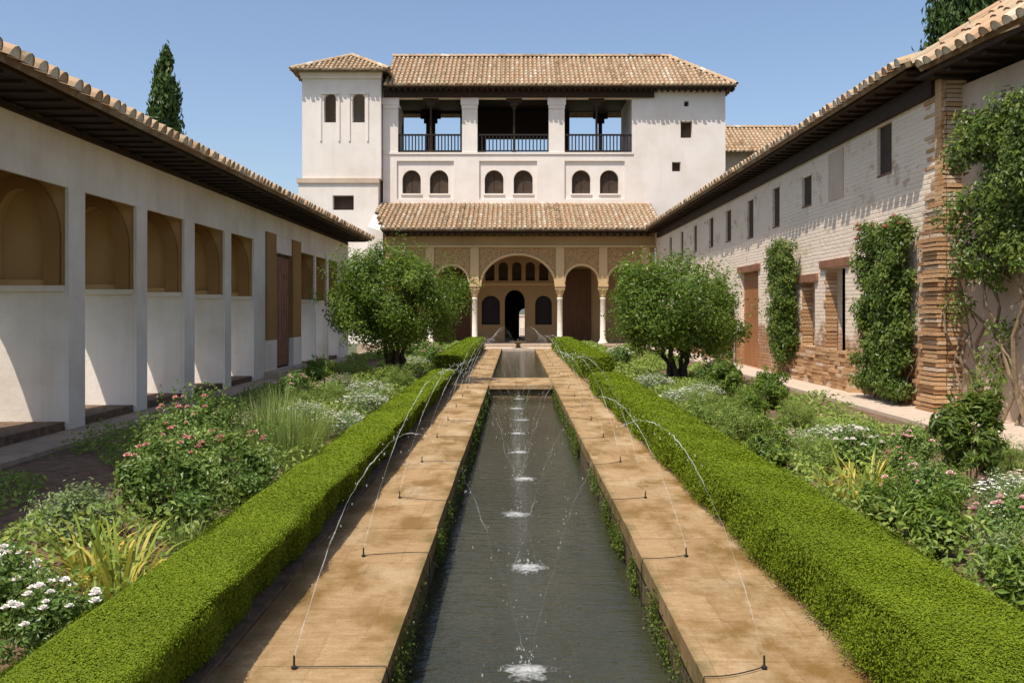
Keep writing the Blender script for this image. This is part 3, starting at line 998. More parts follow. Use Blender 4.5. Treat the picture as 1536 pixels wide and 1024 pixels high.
roof(mb, (-5.95, py0, pz0), (6.6, py0, pz0), (0, UY - py0, pz1 - pz0), vp, seed=41, pitch=0.225)
roof(mb, (-6.62, py0, pz0), (-5.95, py0, pz0), (0, UY - py0, pz1 - pz0), lambda u: psl, lambda u: psl * (.75 - .65 * u), seed=42, pitch=.225)
mb.build('portico_roof', M['tile'], pal)
mb = MB().box((-5.9, py0 + .08, pz0 - .1), (6.3, PY - .003, pz0 - .05))
for k in range(40):
    mb.box((-5.8 + k * .3, py0 + .14, pz0 - .22), (-5.7 + k * .3, PY - .004, pz0 - .101))
mb.box((-5.92, PY - .09, 4.93), (6.28, PY - .052, pz0 - .225))
mb.build('portico_eave', M['wood'], pal)

o = MB().box((-9, 62, -.8), (9, 62.35, 1.25)).box((-9, 61.95, 1.252), (9, 62.4, 1.33)).build('added_white_wall', M['white'], None, (0, 62, -.8))  # white wall added past the building's shadow so the hall window looks bright
tag(o, 'low white wall added beyond the doorway to brighten the hall window', 'wall')
ground_box('terrace', M['path'], (-9, 53.0, -0.8), (9, 62, 0.05))  # pale paving added so the view through the hall window is bright

# tiled house behind, right
ob = thing('tiled_house', (13.5, 54, 0), 'pale house with a tiled gable roof peeping between the pavilion and the right wing', 'house')
MB().box((10.6, 52.4, 0), (19, 58, 10.45)).build('wall', M['rough_plaster'], ob)
mb = MB()
roof(mb, (10.4, 51.8, 10.4), (19.2, 51.8, 10.4), (0, 3.4, 1.95), lambda u: 3.92, seed=51, pitch=.24)
roof(mb, (19.2, 58.6, 10.4), (10.4, 58.6, 10.4), (0, -3.4, 1.95), lambda u: 3.92, seed=52, pitch=.48)
ridge_caps(mb, (10.4, 55.2, 12.4), (19.2, 55.2, 12.4), .15)
mb.build('roof', M['tile'], ob)

# ------------------------------------------------------------------ right wing, lime washed brick
RX = 6.3
wing = thing('brick_wing', (6.6, 27, 0), 'long limewashed brick wing with slit windows under a dark timber eave', 'building')
slits = [(15.62, 16.25, 3.86, 4.73), (19.85, 20.5, 3.80, 4.46), (22.25, 22.85, 3.57, 4.53), (24.7, 25.35, 3.50, 4.53), (27.25, 27.95, 3.60, 4.53), (29.7, 30.35, 3.6, 4.55), (32.4, 33.0, 3.6, 4.55), (35.0, 35.6, 3.6, 4.55), (37.6, 38.2, 3.6, 4.55)]
doors = [(24.2, 26.1, .08, 2.62), (19.62, 20.55, .80, 2.18), (17.82, 19.0, .75, 2.42)]
holes = [rect(*s) for s in slits + doors]
MB().wall((RX, 0, 0), Y, X, rect(13.95, 42.0, 0.0, 5.05), holes, .36).build('wall', M['brick_lime'], wing)
for s in slits:
    w = MB().box((RX + .055, s[0] + .002, s[2] + .004), (RX + .10, s[1] - .002, s[3] - .002)).build('window', M['shade'], wing)
    MB().box((RX - .01, s[0] + .004, s[2] + .006), (RX + .053, s[1] - .004, s[2] + .035)).build('sill', M['lintel'], w)
d = MB()
for k in range(6):
    d.box((RX + .10, 24.21 + k * .315, .09), (RX + .16 + .006 * (k % 2), 24.515 + k * .315, 2.6), k / 6)
d = d.build('door', M['door'], wing)
MB().box((RX + .085, 24.3, 1.1), (RX + .099, 24.36, 1.3)).build('handle', M['iron'], d)
for a, b, z0, z1 in doors:
    MB().box((RX - .05, a - .22, z1 + .002), (RX + .3, b + .22, z1 + .16)).build('lintel', M['lintel'], wing)
for a, b, z0, z1 in doors[1:]:
    MB().box((RX + 1.9, a - .3, .1), (RX + 1.95, b + 5.5, 2.9)).build('room_wall', M['wood_black'], wing)
    rg = random.Random(int(a * 10))
    t = MB()
    z = z0 + .003
    while z < z1 - .09:
        t.box((RX + rg.uniform(-.015, .02), b + rg.uniform(.0, .02) - .05, z), (RX + .24, b + .05, z + .066), rg.random())
        z += .08
    t.build('brick_jamb', M['brick_piece'], wing)
# footing of loose brick courses below the openings
rg = random.Random(8)
t = MB()
z = .07
while z < .74:
    y = 17.0
    while y < 20.9:
        ln = rg.uniform(.22, .4)
        ex = (.74 - z) * .22
        t.box((RX - ex - rg.uniform(.0, .06), y, z), (RX - .002, y + ln - .012, z + .07 - rg.uniform(0, .012)), rg.random())
        y += ln
    z += .074
t.build('brick_footing', M['brick_piece'], wing)
# eroded corner pillar
rg = random.Random(9)
t = MB()
z = .07
while z < 5.0:
    e = .015 if z > 2.6 else .055
    y = 13.72
    x0 = (RX + .03 if z > 3.35 else RX - .10 * min(1, (3.4 - z) / .8)) - rg.uniform(0, e) - (.06 if z < .6 else 0)
    if z > 3.35: x0 = RX - rg.uniform(-.012, .004)
    # two or three bricks along the face, header bricks on the near side
    cuts = [13.70 - rg.uniform(0, e) * .6, 13.93 + rg.uniform(-.04, .04), 14.14 + rg.uniform(-.04, .04), 14.30 + rg.uniform(-.07, .07)]
    h = .064 - rg.uniform(.008, .020)
    if rg.random() < .55:
        cuts = [cuts[0], cuts[3]]
    else:
        cuts = [cuts[0], cuts[2], cuts[3]]
    for i in range(len(cuts) - 1):
        t.box((x0 + rg.uniform(-.02, .03), cuts[i], z), (RX + .02, cuts[i + 1] - .006, z + h), min(1, max(0, rg.gauss(.5, .24) + (.3 if z > 2.9 else 0))))
    t.box((RX + .034, cuts[0] + rg.uniform(-.02, .02), z), (RX + .31, cuts[0] + .35, z + h), min(1, max(0, rg.gauss(.5, .28) + (.4 if z > 2.9 else .12))))
    z += .066
t.build('corner_pillar', M['brick_piece'], wing)
MB().box((RX - .03, 13.74, .07), (RX + .30, 13.948, 5.0)).build('pillar_core', M['brick_bare'], wing)
# a walled up window
MB().box((RX - .012, 17.9, 3.75), (RX - .002, 18.75, 4.7)).build('walled_up_window', M['rough_plaster'], wing)
# eave
mb = MB().box((RX - .005, 13.95, 4.78), (RX - .09, 41.0, 5.04)).box((5.82, 13.9, 5.10), (7.0, 41.0, 5.14))
y = 14.0
while y < 41:
    mb.box((5.88, y, 5.055), (RX + .3, y + .1, 5.098))
    y += .42
mb.build('eave', M['wood'], wing)
pit = R(20)
mb = MB()
roof(mb, (5.74, 13.75, 5.19), (5.74, 41.0, 5.19), (math.cos(pit), 0, math.sin(pit)), lambda u: 2.8, seed=61, pitch=.25)
rx, rz = 5.74 + 2.8 * math.cos(pit), 5.19 + 2.8 * math.sin(pit)
roof(mb, (2 * rx - 5.74, 13.75, 5.19), (2 * rx - 5.74, 41.0, 5.19), (-math.cos(pit), 0, math.sin(pit)), lambda u: 2.8, seed=62, pitch=.5)
ridge_caps(mb, (rx, 13.75, rz + .04), (rx, 41.0, rz + .04))
mb.build('roof', M['tile'], wing)
MB().box((10.4, 13.95, 0), (10.7, 42, 5.1)).box((RX + .37, 41.6, 0), (10.4, 42, 5.1)).build('rear_wall', M['rough_plaster'], wing)

# nearer plastered wing, splayed a little outward
nw = thing('plastered_wing', (7.4, 10, 0), 'nearer rough plastered wing with large roof tiles behind the climbing rose', 'building')
sp = Vector((0.095, -1, 0)).normalized()
perp = Vector((1, 0.095, 0)).normalized()
o0 = Vector((6.56, 13.68, 0))
MB().wall(o0, sp, perp, rect(-.25, 12, 0, 4.86), (), .4).build('wall', M['rough_plaster'], nw)
mb = MB()
a = o0 - perp * .56 - sp * .3
b2 = o0 - perp * .56 + sp * 11.5
for za, zb, off in ((4.99, 5.04, 0),):
    p = [a, b2, b2 + perp * .9, a + perp * .9]
    mb.hexa([tuple(q + Z * za) for q in p] + [tuple(q + Z * zb) for q in p])
for k in range(28):
    q = o0 - perp * .50 + sp * (.0 + .42 * k)
    pts = [q, q + sp * .1, q + sp * .1 + perp * .7, q + perp * .7]
    mb.hexa([tuple(v + Z * 4.94) for v in pts] + [tuple(v + Z * 4.988) for v in pts])
mb.build('eave', M['wood'], nw)
ra = o0 - perp * .62 - sp * .12 + Z * 5.12
rb = ra + sp * 11.5
pit = R(37)
upn = perp * math.cos(pit) + Z * math.sin(pit)
mb = MB()
roof(mb, ra, rb, upn, lambda u: 1.75 if u > .12 else 1.75 * (.15 + u / .12 * .85), seed=71, pitch=.27, tlen=.42)
rr = ra + upn * 1.75
ridge_caps(mb, ra + sp * 0.0 + Z * .05, rr + sp * 1.4 + Z * .05, .14, 72)
ridge_caps(mb, rr + sp * 1.4 + Z * .04, rr + sp * 11.5 + Z * .04, .14, 73)
r2 = rr + perp * (1.75 * math.cos(pit)) - Z * (1.75 * math.sin(pit))
roof(mb, r2, r2 + sp * 11.5, -perp * math.cos(pit) + Z * math.sin(pit), lambda u: 1.75, seed=74, pitch=.5)
mb.build('roof', M['tile'], nw)


# ------------------------------------------------------------------ vegetation
def crown(mb, c, rad, n, L, W, clumps, cr, seed, flat=0.0, skin=0.55, up=0.25):
    """leaf clumps through an uneven ellipsoid"""
    rg = np.random.default_rng(seed)
    d = rg.normal(size=(clumps, 3))
    d /= np.linalg.norm(d, axis=1, keepdims=True)
    rr = (skin + (1 - skin) * rg.random(clumps) ** 0.6) * (0.86 + 0.22 * rg.random(clumps))
    rr = rr * (1 + .09 * np.sin(3.1 * d[:, 0] + 2.3 * d[:, 2] + seed) + .12 * np.sin(5.3 * d[:, 1] - 4.1 * d[:, 2] + 2 * seed))
    cc = np.array(c) + d * rr[:, None] * np.array(rad)
    if flat:
        cc[:, 2] = np.maximum(cc[:, 2], c[2] - rad[2] * (1 - flat))
    k = rg.integers(0, clumps, n)
    q = rg.normal(size=(n, 3))
    q /= np.linalg.norm(q, axis=1, keepdims=True)
    sz = cr * (0.6 + 0.8 * rg.random(clumps))
    P = cc[k] + q * (sz[k] * rg.random(n) ** 0.45)[:, None]
    out_ = (P - np.array(c)) / np.array(rad)
    Nn = q * 0.5 + out_ * 0.5 + np.array([0, 0, up]) + rg.normal(size=(n, 3)) * 0.45
    tone = np.clip(rg.normal(0.5, 0.2, n) + (rg.random(clumps)[k] - .5) * 0.35, 0, 1)
    ls = L * (0.65 + 0.7 * rg.random(n))
    mb.leaves(P, Nn, ls, ls * W, rnd=tone, rng=rg)
    return cc


def limb(mb, a, b, r0, r1, rg, wig=.08, n=6):
    a, b = Vector(a), Vector(b)
    L = (b - a).length
    pts = [a.lerp(b, i / n) + (Vector((rg.uniform(-1, 1), rg.uniform(-1, 1), rg.uniform(-.5, .5))) * wig * L if 0 < i < n else Vector()) for i in range(n + 1)]
    mb.tube(pts, [r0 + (r1 - r0) * i / n for i in range(n + 1)], 7)


def round_tree(x, y, rad, cz, label, seed, lean):
    rg = random.Random(seed)
    t = thing('myrtle_tree', (x, y, 0.02), label, 'tree', 'round clipped trees beside the pool')
    mb = MB()
    for k in range(6):
        a = k * 1.05 + rg.uniform(-.3, .3)
        r = rg.uniform(.25, .75)
        fx, fy = x + .12 * math.cos(a), y + .12 * math.sin(a)
        kx, ky = x + lean + r * .45 * math.cos(a), y + r * .45 * math.sin(a)
        limb(mb, (fx, fy, 0), (kx, ky, .75), .065, .045, rg, .06)
        limb(mb, (kx, ky, .75), (x + lean + r * 1.2 * math.cos(a), y + r * 1.2 * math.sin(a), cz + .3), .044, .014, rg, .08)
    mb.build('trunk', M['bark'], t)
    mb = MB()
    crown(mb, (x + lean * .6, y, cz), rad, 33000, .075, .48, 135, .33, seed, skin=.42)
    crown(mb, (x + lean * .6, y, cz + .1), tuple(r * 1.05 for r in rad), 2200, .07, .4, 90, .2, seed + 5, skin=.96)
    mb.build('crown', M['tree'], t)
    return t


round_tree(-2.62, 20.2, (1.48, 1.35, 1.06), 1.76, 'round dark green tree with several trunks left of the pool, before the arcade', 101, .05)
round_tree(3.42, 19.6, (1.44, 1.3, 1.0), 1.64, 'round dark green tree with several trunks right of the pool, by the brown door', 102, -.03)


def cypress(x, y, h, r, label, seed, z0=-.8, group=None, n=15000):
    t = thing('cypress_tree', (x, y, z0), label, 'tree', group)
    MB().tube([(x, y, z0), (x + .05, y, z0 + h * .5), (x, y, z0 + h * .9)], [.22, .14, .03], 8).build('trunk', M['bark'], t)
    rg = np.random.default_rng(seed)
    cl = 260
    zz = rg.random(cl) ** 0.85
    prof = np.interp(zz, [0, .08, .3, .55, .8, .93, 1], [.5, .85, 1, .86, .55, .28, .05])
    ang = rg.random(cl) * 2 * math.pi
    rad = r * prof * (0.72 + .4 * rg.random(cl))
    cc = np.stack([x + rad * np.cos(ang), y + rad * np.sin(ang), z0 + .6 + zz * (h - .6)], 1)
    k = rg.integers(0, cl, n)
    off = rg.normal(size=(n, 3)) * np.array([.13, .13, .34]) * (r / .8) ** .5 * (.4 + .6 * prof[k])[:, None]
    P = cc[k] + off
    axis = np.stack([P[:, 0] - x, P[:, 1] - y, np.zeros(n)], 1)
    Nn = axis / (np.linalg.norm(axis, axis=1, keepdims=True) + 1e-6) + rg.normal(size=(n, 3)) * .5
    T = np.array([0, 0, 1.0]) + rg.normal(size=(n, 3)) * .35
    tone = np.clip(rg.normal(.5, .2, n) + (rg.random(cl)[k] - .5) * .4, 0, 1)
    ls = .26 * (.6 + .7 * rg.random(n))
    mb = MB().leaves(P, Nn, ls, ls * .42, rnd=tone, rng=rg, T=T)
    # inner mass so that no light shines through the heart
    pr = [(.05, .5)] + [(r * .62 * float(np.interp(s, [0, .08, .3, .55, .8, .93, 1], [.5, .85, 1, .86, .55, .28, .05])), .6 + s * (h - .9)) for s in np.linspace(0, .98, 12)]
    mb.lathe((x, y, z0), pr, 10, .15)
    mb.build('crown', M['cypress'], t)


cypress(-15.0, 40.0, 13.5, 0.88, 'slender dark cypress rising behind the left gallery roof', 111)
cypress(14.1, 30.0, 15.5, 1.15, 'dark cypress above the right wing, left of its pair', 112, group='cypresses above the right wing')
cypress(16.2, 30.6, 16.2, 1.5, 'broad dark cypress above the plastered wing roof', 113, group='cypresses above the right wing')
cypress(18.6, 30.0, 15.0, 1.5, 'dark cypress over the tiles in the top right corner', 114, group='cypresses above the right wing')


def hedge(x0, x1, y0, y1, h, label, seed, rough=0.0, batter=0.0):
    """clipped box: a twiggy core and small leaves all over it, leaf size growing gently with distance"""
    t = thing('box_hedge', ((x0 + x1) / 2, (y0 + y1) / 2, .02), label, 'hedge', 'clipped box hedges along the walkways')
    rg = np.random.default_rng(seed)
    xb = x1 - batter - .035
    MB().hexa([(x0 + .035, y0 + .03, .02), (xb, y0 + .03, .02), (xb, y1 - .03, .02), (x0 + .035, y1 - .03, .02),
               (x0 + .035, y0 + .03, h - .025), (x1 - .035, y0 + .03, h - .025), (x1 - .035, y1 - .03, h - .025), (x0 + .035, y1 - .03, h - .025)]).build('twigs', M['hedge_core'], t)
    mb = MB()
    y = y0
    while y < y1 - 1e-6:
        ye = min(y1, y + 0.8)
        yc = max(3.0, (y + ye) / 2)
        L = .0105 + .0021 * (yc - 3)
        W = .62
        dens = 2.3 / (0.5 * L * L * W)
        faces = [((x1 - x0) * (ye - y), 'top'), ((h) * (ye - y), 'l'), ((h) * (ye - y), 'r')]
        if y == y0: faces.append((h * (x1 - x0), 'near'))
        for area, k in faces:
            n = int(dens * area * (1.0 if k != 'top' else 1.15))
            a, b = rg.random(n), rg.random(n)
            s = rg.normal(0, .35, (n, 3))
            if k == 'top':
                px_, py_ = x0 + a * (x1 - x0), y + b * (ye - y)
                edge = np.minimum(px_ - x0, x1 - px_)
                wav = .008 * np.sin(py_ * 2.1 + seed) + .004 * np.sin(py_ * 5.3 + 2 * seed) + .008 * np.sin(px_ * 9 + py_ * 5) - .016 * np.exp(-edge / .012)
                P = np.stack([px_, py_, h + wav - rg.random(n) ** 3 * .02 + rough * .4 * rg.random(n) ** 3], 1)
                Nn = s * .55 + np.array([0, 0, 1.0])
            elif k in 'lr':
                sg = -1 if k == 'l' else 1
                z = .02 + a * (h - .02)
                bul = .018 * np.sin((y + b * (ye - y)) * 3.3 + z * 8 + seed) + .012 * np.sin((y + b * (ye - y)) * 11 + z * 14)
                xx = (x0 if sg < 0 else x1) + sg * (bul - rg.random(n) ** 2 * .05 + (rough + .012) * rg.random(n) ** 4 * 2 - .008 * np.exp(-(h - z) / .012) - .03 * np.exp(-z / .05))
                if sg > 0:
                    xx -= batter * (1 - z / h)
                P = np.stack([xx, y + b * (ye - y), z], 1)
                Nn = s * (1.4 if not batter else .9) + np.array([sg * 1.0, 0, .35 if not batter else -.1])
            else:
                P = np.stack([x0 + a * (x1 - x0), y0 + rg.random(n) ** 2 * .05, .02 + b * (h - .02)], 1)
                Nn = s * 1.4 + np.array([0, -1.0, .35])
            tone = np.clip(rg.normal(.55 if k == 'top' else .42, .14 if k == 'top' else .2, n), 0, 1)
            ls = L * (.7 + .6 * rg.random(n))
            mb.leaves(P, Nn, ls, ls * W, rnd=tone, rng=rg)
        y = ye
    mb.build('foliage', M['hedge'], t)


hedge(-1.71, -1.26, 2.0, 19.4, .345, 'long low box hedge left of the pool, its inner side in shade', 201, 0, .11)
hedge(1.51, 2.06, 2.0, 18.6, .33, 'long low box hedge right of the pool, its inner side in sun', 202, .03)
hedge(-1.85, -1.30, 21.9, 38.0, .50, 'short far box hedge left of the upper pool, beyond the crossing', 203, .05, .1)
hedge(1.58, 2.2, 21.4, 38.0, .50, 'short far box hedge right of the upper pool, beyond the crossing', 204, .05)


# climbers on the right wing
def ivy(y0, y1, z0, z1, depth, label, seed, flowers=0, n=13000):
    t = thing('climbing_shrub', (RX, (y0 + y1) / 2, .07), label, 'climbing plant', 'clipped climbers on the brick wing')
    rg = np.random.default_rng(seed)
    w = y1 - y0
    cl = int(w * (z1 - z0) * 46)
    cy, cz = y0 + rg.random(cl) * w, z0 + rg.random(cl) * (z1 - z0)
    cx = RX - depth * (.35 + .55 * rg.random(cl))
    cz += (rg.random(cl) - .5) * .2
    k = rg.integers(0, cl, n)
    q = rg.normal(size=(n, 3))
    q /= np.linalg.norm(q, axis=1, keepdims=True)
    P = np.stack([cx, cy, cz], 1)[k] + q * (.17 * rg.random(n) ** .5)[:, None]
    P[:, 0] = np.minimum(P[:, 0], RX - .02)
    Nn = q * .6 + np.array([-.7, -.25, .4]) + rg.normal(size=(n, 3)) * .35
    tone = np.clip(rg.normal(.5, .2, n) + (rg.random(cl)[k] - .5) * .4, 0, 1)
    ls = .068 * (.6 + .8 * rg.random(n))
    MB().leaves(P, Nn, ls, ls * .55, rnd=tone, rng=rg).build('foliage', M['ivy'], t)
    r2 = random.Random(seed)
    mb = MB()
    for i in range(7):
        yy = y0 + w * (i + .5) / 7
        limb(mb, (RX - .12, yy + r2.uniform(-.1, .1), .05), (RX - .1, yy, z0 + .7), .016, .01, r2, .06)
    mb.build('stems', M['stem'], t)
    for i in range(flowers):
        c = (RX - depth * r2.uniform(.5, 1.0), y0 + (.08 if i % 2 else .92) * w + r2.uniform(-.25, .25), z1 + r2.uniform(-.18, .08))
        blossom(MB(), c, .075, r2).build('blossom', M['coral'], t)


def blossom(mb, c, r, rg, layers=3):
    """a ruffled flower of overlapping petals"""
    for l in range(layers):
        n = 5 + (l == 0)
        tilt = (.25, .65, 1.1)[min(l, 2)]
        for k in range(n):
            a = 2 * math.pi * k / n + l * .6 + rg.uniform(-.2, .2)
            d = Vector((math.cos(a), math.sin(a), 0))
            s = Vector((-math.sin(a), math.cos(a), 0))
            b = Vector(c) + Vector((0, 0, l * r * .12))
            o = d * math.cos(tilt) + Z * math.sin(tilt)
            rl = r * (1 - .2 * l)
            vs = [b + s * rl * .15, b + o * rl * .6 + s * rl * .42, b + o * rl * 1.0 + s * rl * .2 + Z * rl * .1, b + o * rl - s * rl * .2 + Z * rl * .1, b + o * rl * .6 - s * rl * .42, b - s * rl * .15]
            mb.add([tuple(v) for v in vs], [(0, 1, 4, 5), (1, 2, 3, 4)], rnd=rg.random())
    return mb


ivy(20.55, 21.95, .55, 3.05, .42, 'narrow clipped climber between the brown door and the small opening', 301)
ivy(14.55, 16.15, .25, 2.95, .45, 'wide clipped climber with coral flowers on top, beside the corner pillar', 302, 9, 21000)
ivy(26.6, 28.6, .3, 2.2, .4, 'low climber left of the brown door, half hidden by the round tree', 303)

# big climber on the nearer wing: bare stems below, leaves above
t = thing('climbing_rose', (6.7, 12.6, .07), 'tall climber with bare twisted stems on the plastered wing, right edge', 'climbing plant')
rg = random.Random(15)
mb = MB()
for k in range(9):
    s = .2 + k * .32
    foot = o0 + sp * (s + rg.uniform(-.1, .1)) - perp * .2
    top = o0 + sp * (s + rg.uniform(-.6, .6)) - perp * .22
    limb(mb, foot + Z * .07, top + Z * rg.uniform(2.2, 3.4), rg.uniform(.022, .045), .012, rg, .07, 8)
    limb(mb, foot + Z * rg.uniform(.4, 1.0), top + sp * rg.uniform(-.4, .4) + Z * 2.3, .016, .008, rg, .08, 7)
mb.build('stems', M['stem'], t)
mb = MB()
gq = np.random.default_rng(16)
n, cl = 34000, 210
ss = gq.random(cl) ** .8 * 3.6 + .48
zz = 1.9 + gq.random(cl) ** .8 * 2.35
bs = np.array(o0)[None] + np.array(sp)[None] * ss[:, None] - np.array(perp)[None] * (.12 + .42 * gq.random(cl))[:, None]
bs[:, 2] = zz
low = gq.random(cl) < .06
bs[low, 2] = .3 + gq.random(low.sum()) * 1.4
k = gq.integers(0, cl, n)
q = gq.normal(size=(n, 3)); q /= np.linalg.norm(q, axis=1, keepdims=True)
P = bs[k] + q * (.25 * gq.random(n) ** .5)[:, None]
Nn = q * .6 + np.array([-.6, -.35, .45]) + gq.normal(size=(n, 3)) * .35
ls = .066 * (.6 + .8 * gq.random(n))
mb.leaves(P, Nn, ls, ls * .55, rnd=np.clip(gq.normal(.5, .2, n) + (gq.random(cl)[k] - .5) * .4, 0, 1), rng=gq)
mb.build('foliage', M['ivy'], t)


# garden plants: one of each kind at the origin, then placed
def bush(name, mat, w, h, n, L, W, seed, cat, fl=None, nf=0, fr=.045, stems=7, up=.3, clumps=46, spray=None, ns=0, tall=0):
    t = thing(name, (0, 0, 0), 'x', cat)
    rg = random.Random(seed)
    mb = MB()
    for k in range(stems):
        a = rg.uniform(0, 6.28)
        r = w * rg.uniform(.15, .42)
        limb(mb, (.03 * math.cos(a), .03 * math.sin(a), 0), (r * math.cos(a), r * math.sin(a), h * rg.uniform(.6, .98)), .009, .004, rg, .06, 5)
    mb.build('stems', M['stem'], t)
    mb = MB()
    cc = crown(mb, (0, 0, h * .5), (w * .45, w * .45, h * .48), n, L, W, clumps, w * .15, seed, skin=.35, up=up)
    g = np.random.default_rng(seed + 1)
    if tall:
        for k in range(tall):
            a = rg.uniform(0, 6.28); r = w * .4 * rg.random()
            p0 = Vector((r * math.cos(a), r * math.sin(a), h * .7))
            m_ = 26
            tt = g.random(m_)
            P = np.array(p0)[None] + tt[:, None] * np.array([.05 * math.cos(a), .05 * math.sin(a), h * .45])[None] + g.normal(size=(m_, 3)) * .02
            mb.leaves(P, g.normal(size=(m_, 3)) + np.array([0, 0, .4]), L * .8, L * W * .8, rnd=g.random(m_), rng=g)
    mb.build('foliage', mat, t)
    for k in range(nf):
        a = rg.uniform(0, 6.28); el = rg.uniform(.15, 1.35)
        c = (w * .47 * math.cos(a) * math.cos(el), w * .47 * math.sin(a) * math.cos(el), h * (.55 + .45 * math.sin(el)) + .01)
        blossom(MB(), c, fr * rg.uniform(.8, 1.25), rg).build('blossom', fl, t)
    if spray:
        mb = MB()
        for k in range(ns):
            a = rg.uniform(0, 6.28); r = w * .5 * math.sqrt(rg.random())
            c = (r * math.cos(a), r * math.sin(a), h * (.98 - .35 * (2 * r / w) ** 2) + rg.uniform(-.03, .05))
            blossom(mb, c, rg.uniform(.014, .024), rg, 1)
        mb.build('flower_spray', spray, t)['kind'] = 'stuff'
    return t


def tuft(name, mat, w, h, n, bw, droop, seed, cat, dry=.2):
    t = thing(name, (0, 0, 0), 'x', cat)
    rg = random.Random(seed)
    mb = MB()
    for k in range(n):
        a = rg.uniform(0, 6.28); r = w * .35 * math.sqrt(rg.random())
        tl = rg.uniform(.02, .45)
        ln = h * rg.uniform(.55, 1.15)
        tone = min(1, max(0, rg.gauss(.45, .18) + (.5 if rg.random() < dry else 0)))
        mb.blade((r * math.cos(a), r * math.sin(a), 0), (math.cos(a) * tl, math.sin(a) * tl, 1), ln, bw * rg.uniform(.7, 1.2), droop * rg.uniform(.2, 1.2), tone)
    mb.build('leaves', mat, t)
    return t


PROTO = {
    'coral': lambda s: bush('rose_bush', M['rose'], 1.0, .82, 5200, .055, .55, 400 + s, 'rose bush', M['coral'], 12, .034, tall=14),
    'white': lambda s: bush('rose_bush', M['rose'], .8, .6, 4200, .05, .55, 410 + s, 'rose bush', M['whitep'], 26, .042, tall=5),
    'pinkr': lambda s: bush('rose_bush', M['rose'], .85, .6, 4200, .05, .5, 415 + s, 'rose bush', M['pink'], 14, .042, tall=6),
    'grey': lambda s: bush('herb_clump', M['herb'], .75, .38, 3200, .042, .5, 420 + s, 'herb', clumps=60, tall=9),
    'dark': lambda s: bush('leafy_shrub', M['tree'], .75, .7, 4200, .085, .28, 430 + s, 'shrub', up=.5, tall=8),
    'tallw': lambda s: bush('leafy_shrub', M['ivy'], .58, .85, 3800, .10, .27, 435 + s, 'shrub', up=.5, tall=6),
    'daisy': lambda s: bush('daisy_clump', M['herb'], .85, .36, 3400, .04, .4, 440 + s, 'daisies', spray=M['whitep'], ns=170, clumps=70, tall=5),
    'bluegreen': lambda s: bush('feathery_herb', M['low'], .7, .5, 5200, .05, .16, 450 + s, 'herb', up=.7, clumps=60, tall=12),
    'pinkd': lambda s: bush('pink_flower_clump', M['herb'], .7, .34, 2900, .04, .4, 445 + s, 'flowers', spray=M['pink'], ns=110, clumps=60),
    'grass': lambda s: tuft('grass_tuft', M['grass'], .6, .62, 320, .010, .16, 460 + s, 'grass tuft', .1),
    'lily': lambda s: tuft('lily_clump', M['lily'], .42, .48, 60, .026, .75, 470 + s, 'lily', .3),
}
CACHE = {}
VAR = {'lily': 3, 'grass': 3}


def plant(kind, x, y, s, label):
    v = random.randrange(VAR.get(kind, 2))
    key = (kind, v)
    if key not in CACHE:
        o = CACHE[key] = PROTO[kind](v)
        o.location = (x, y, .02)
        o.rotation_euler = (0, 0, random.uniform(0, 6.28))
        o.scale = (s, s, s)
        o['label'] = label
        return o
    return dup(CACHE[key], (x, y, .02), random.uniform(0, 6.28), s, label)


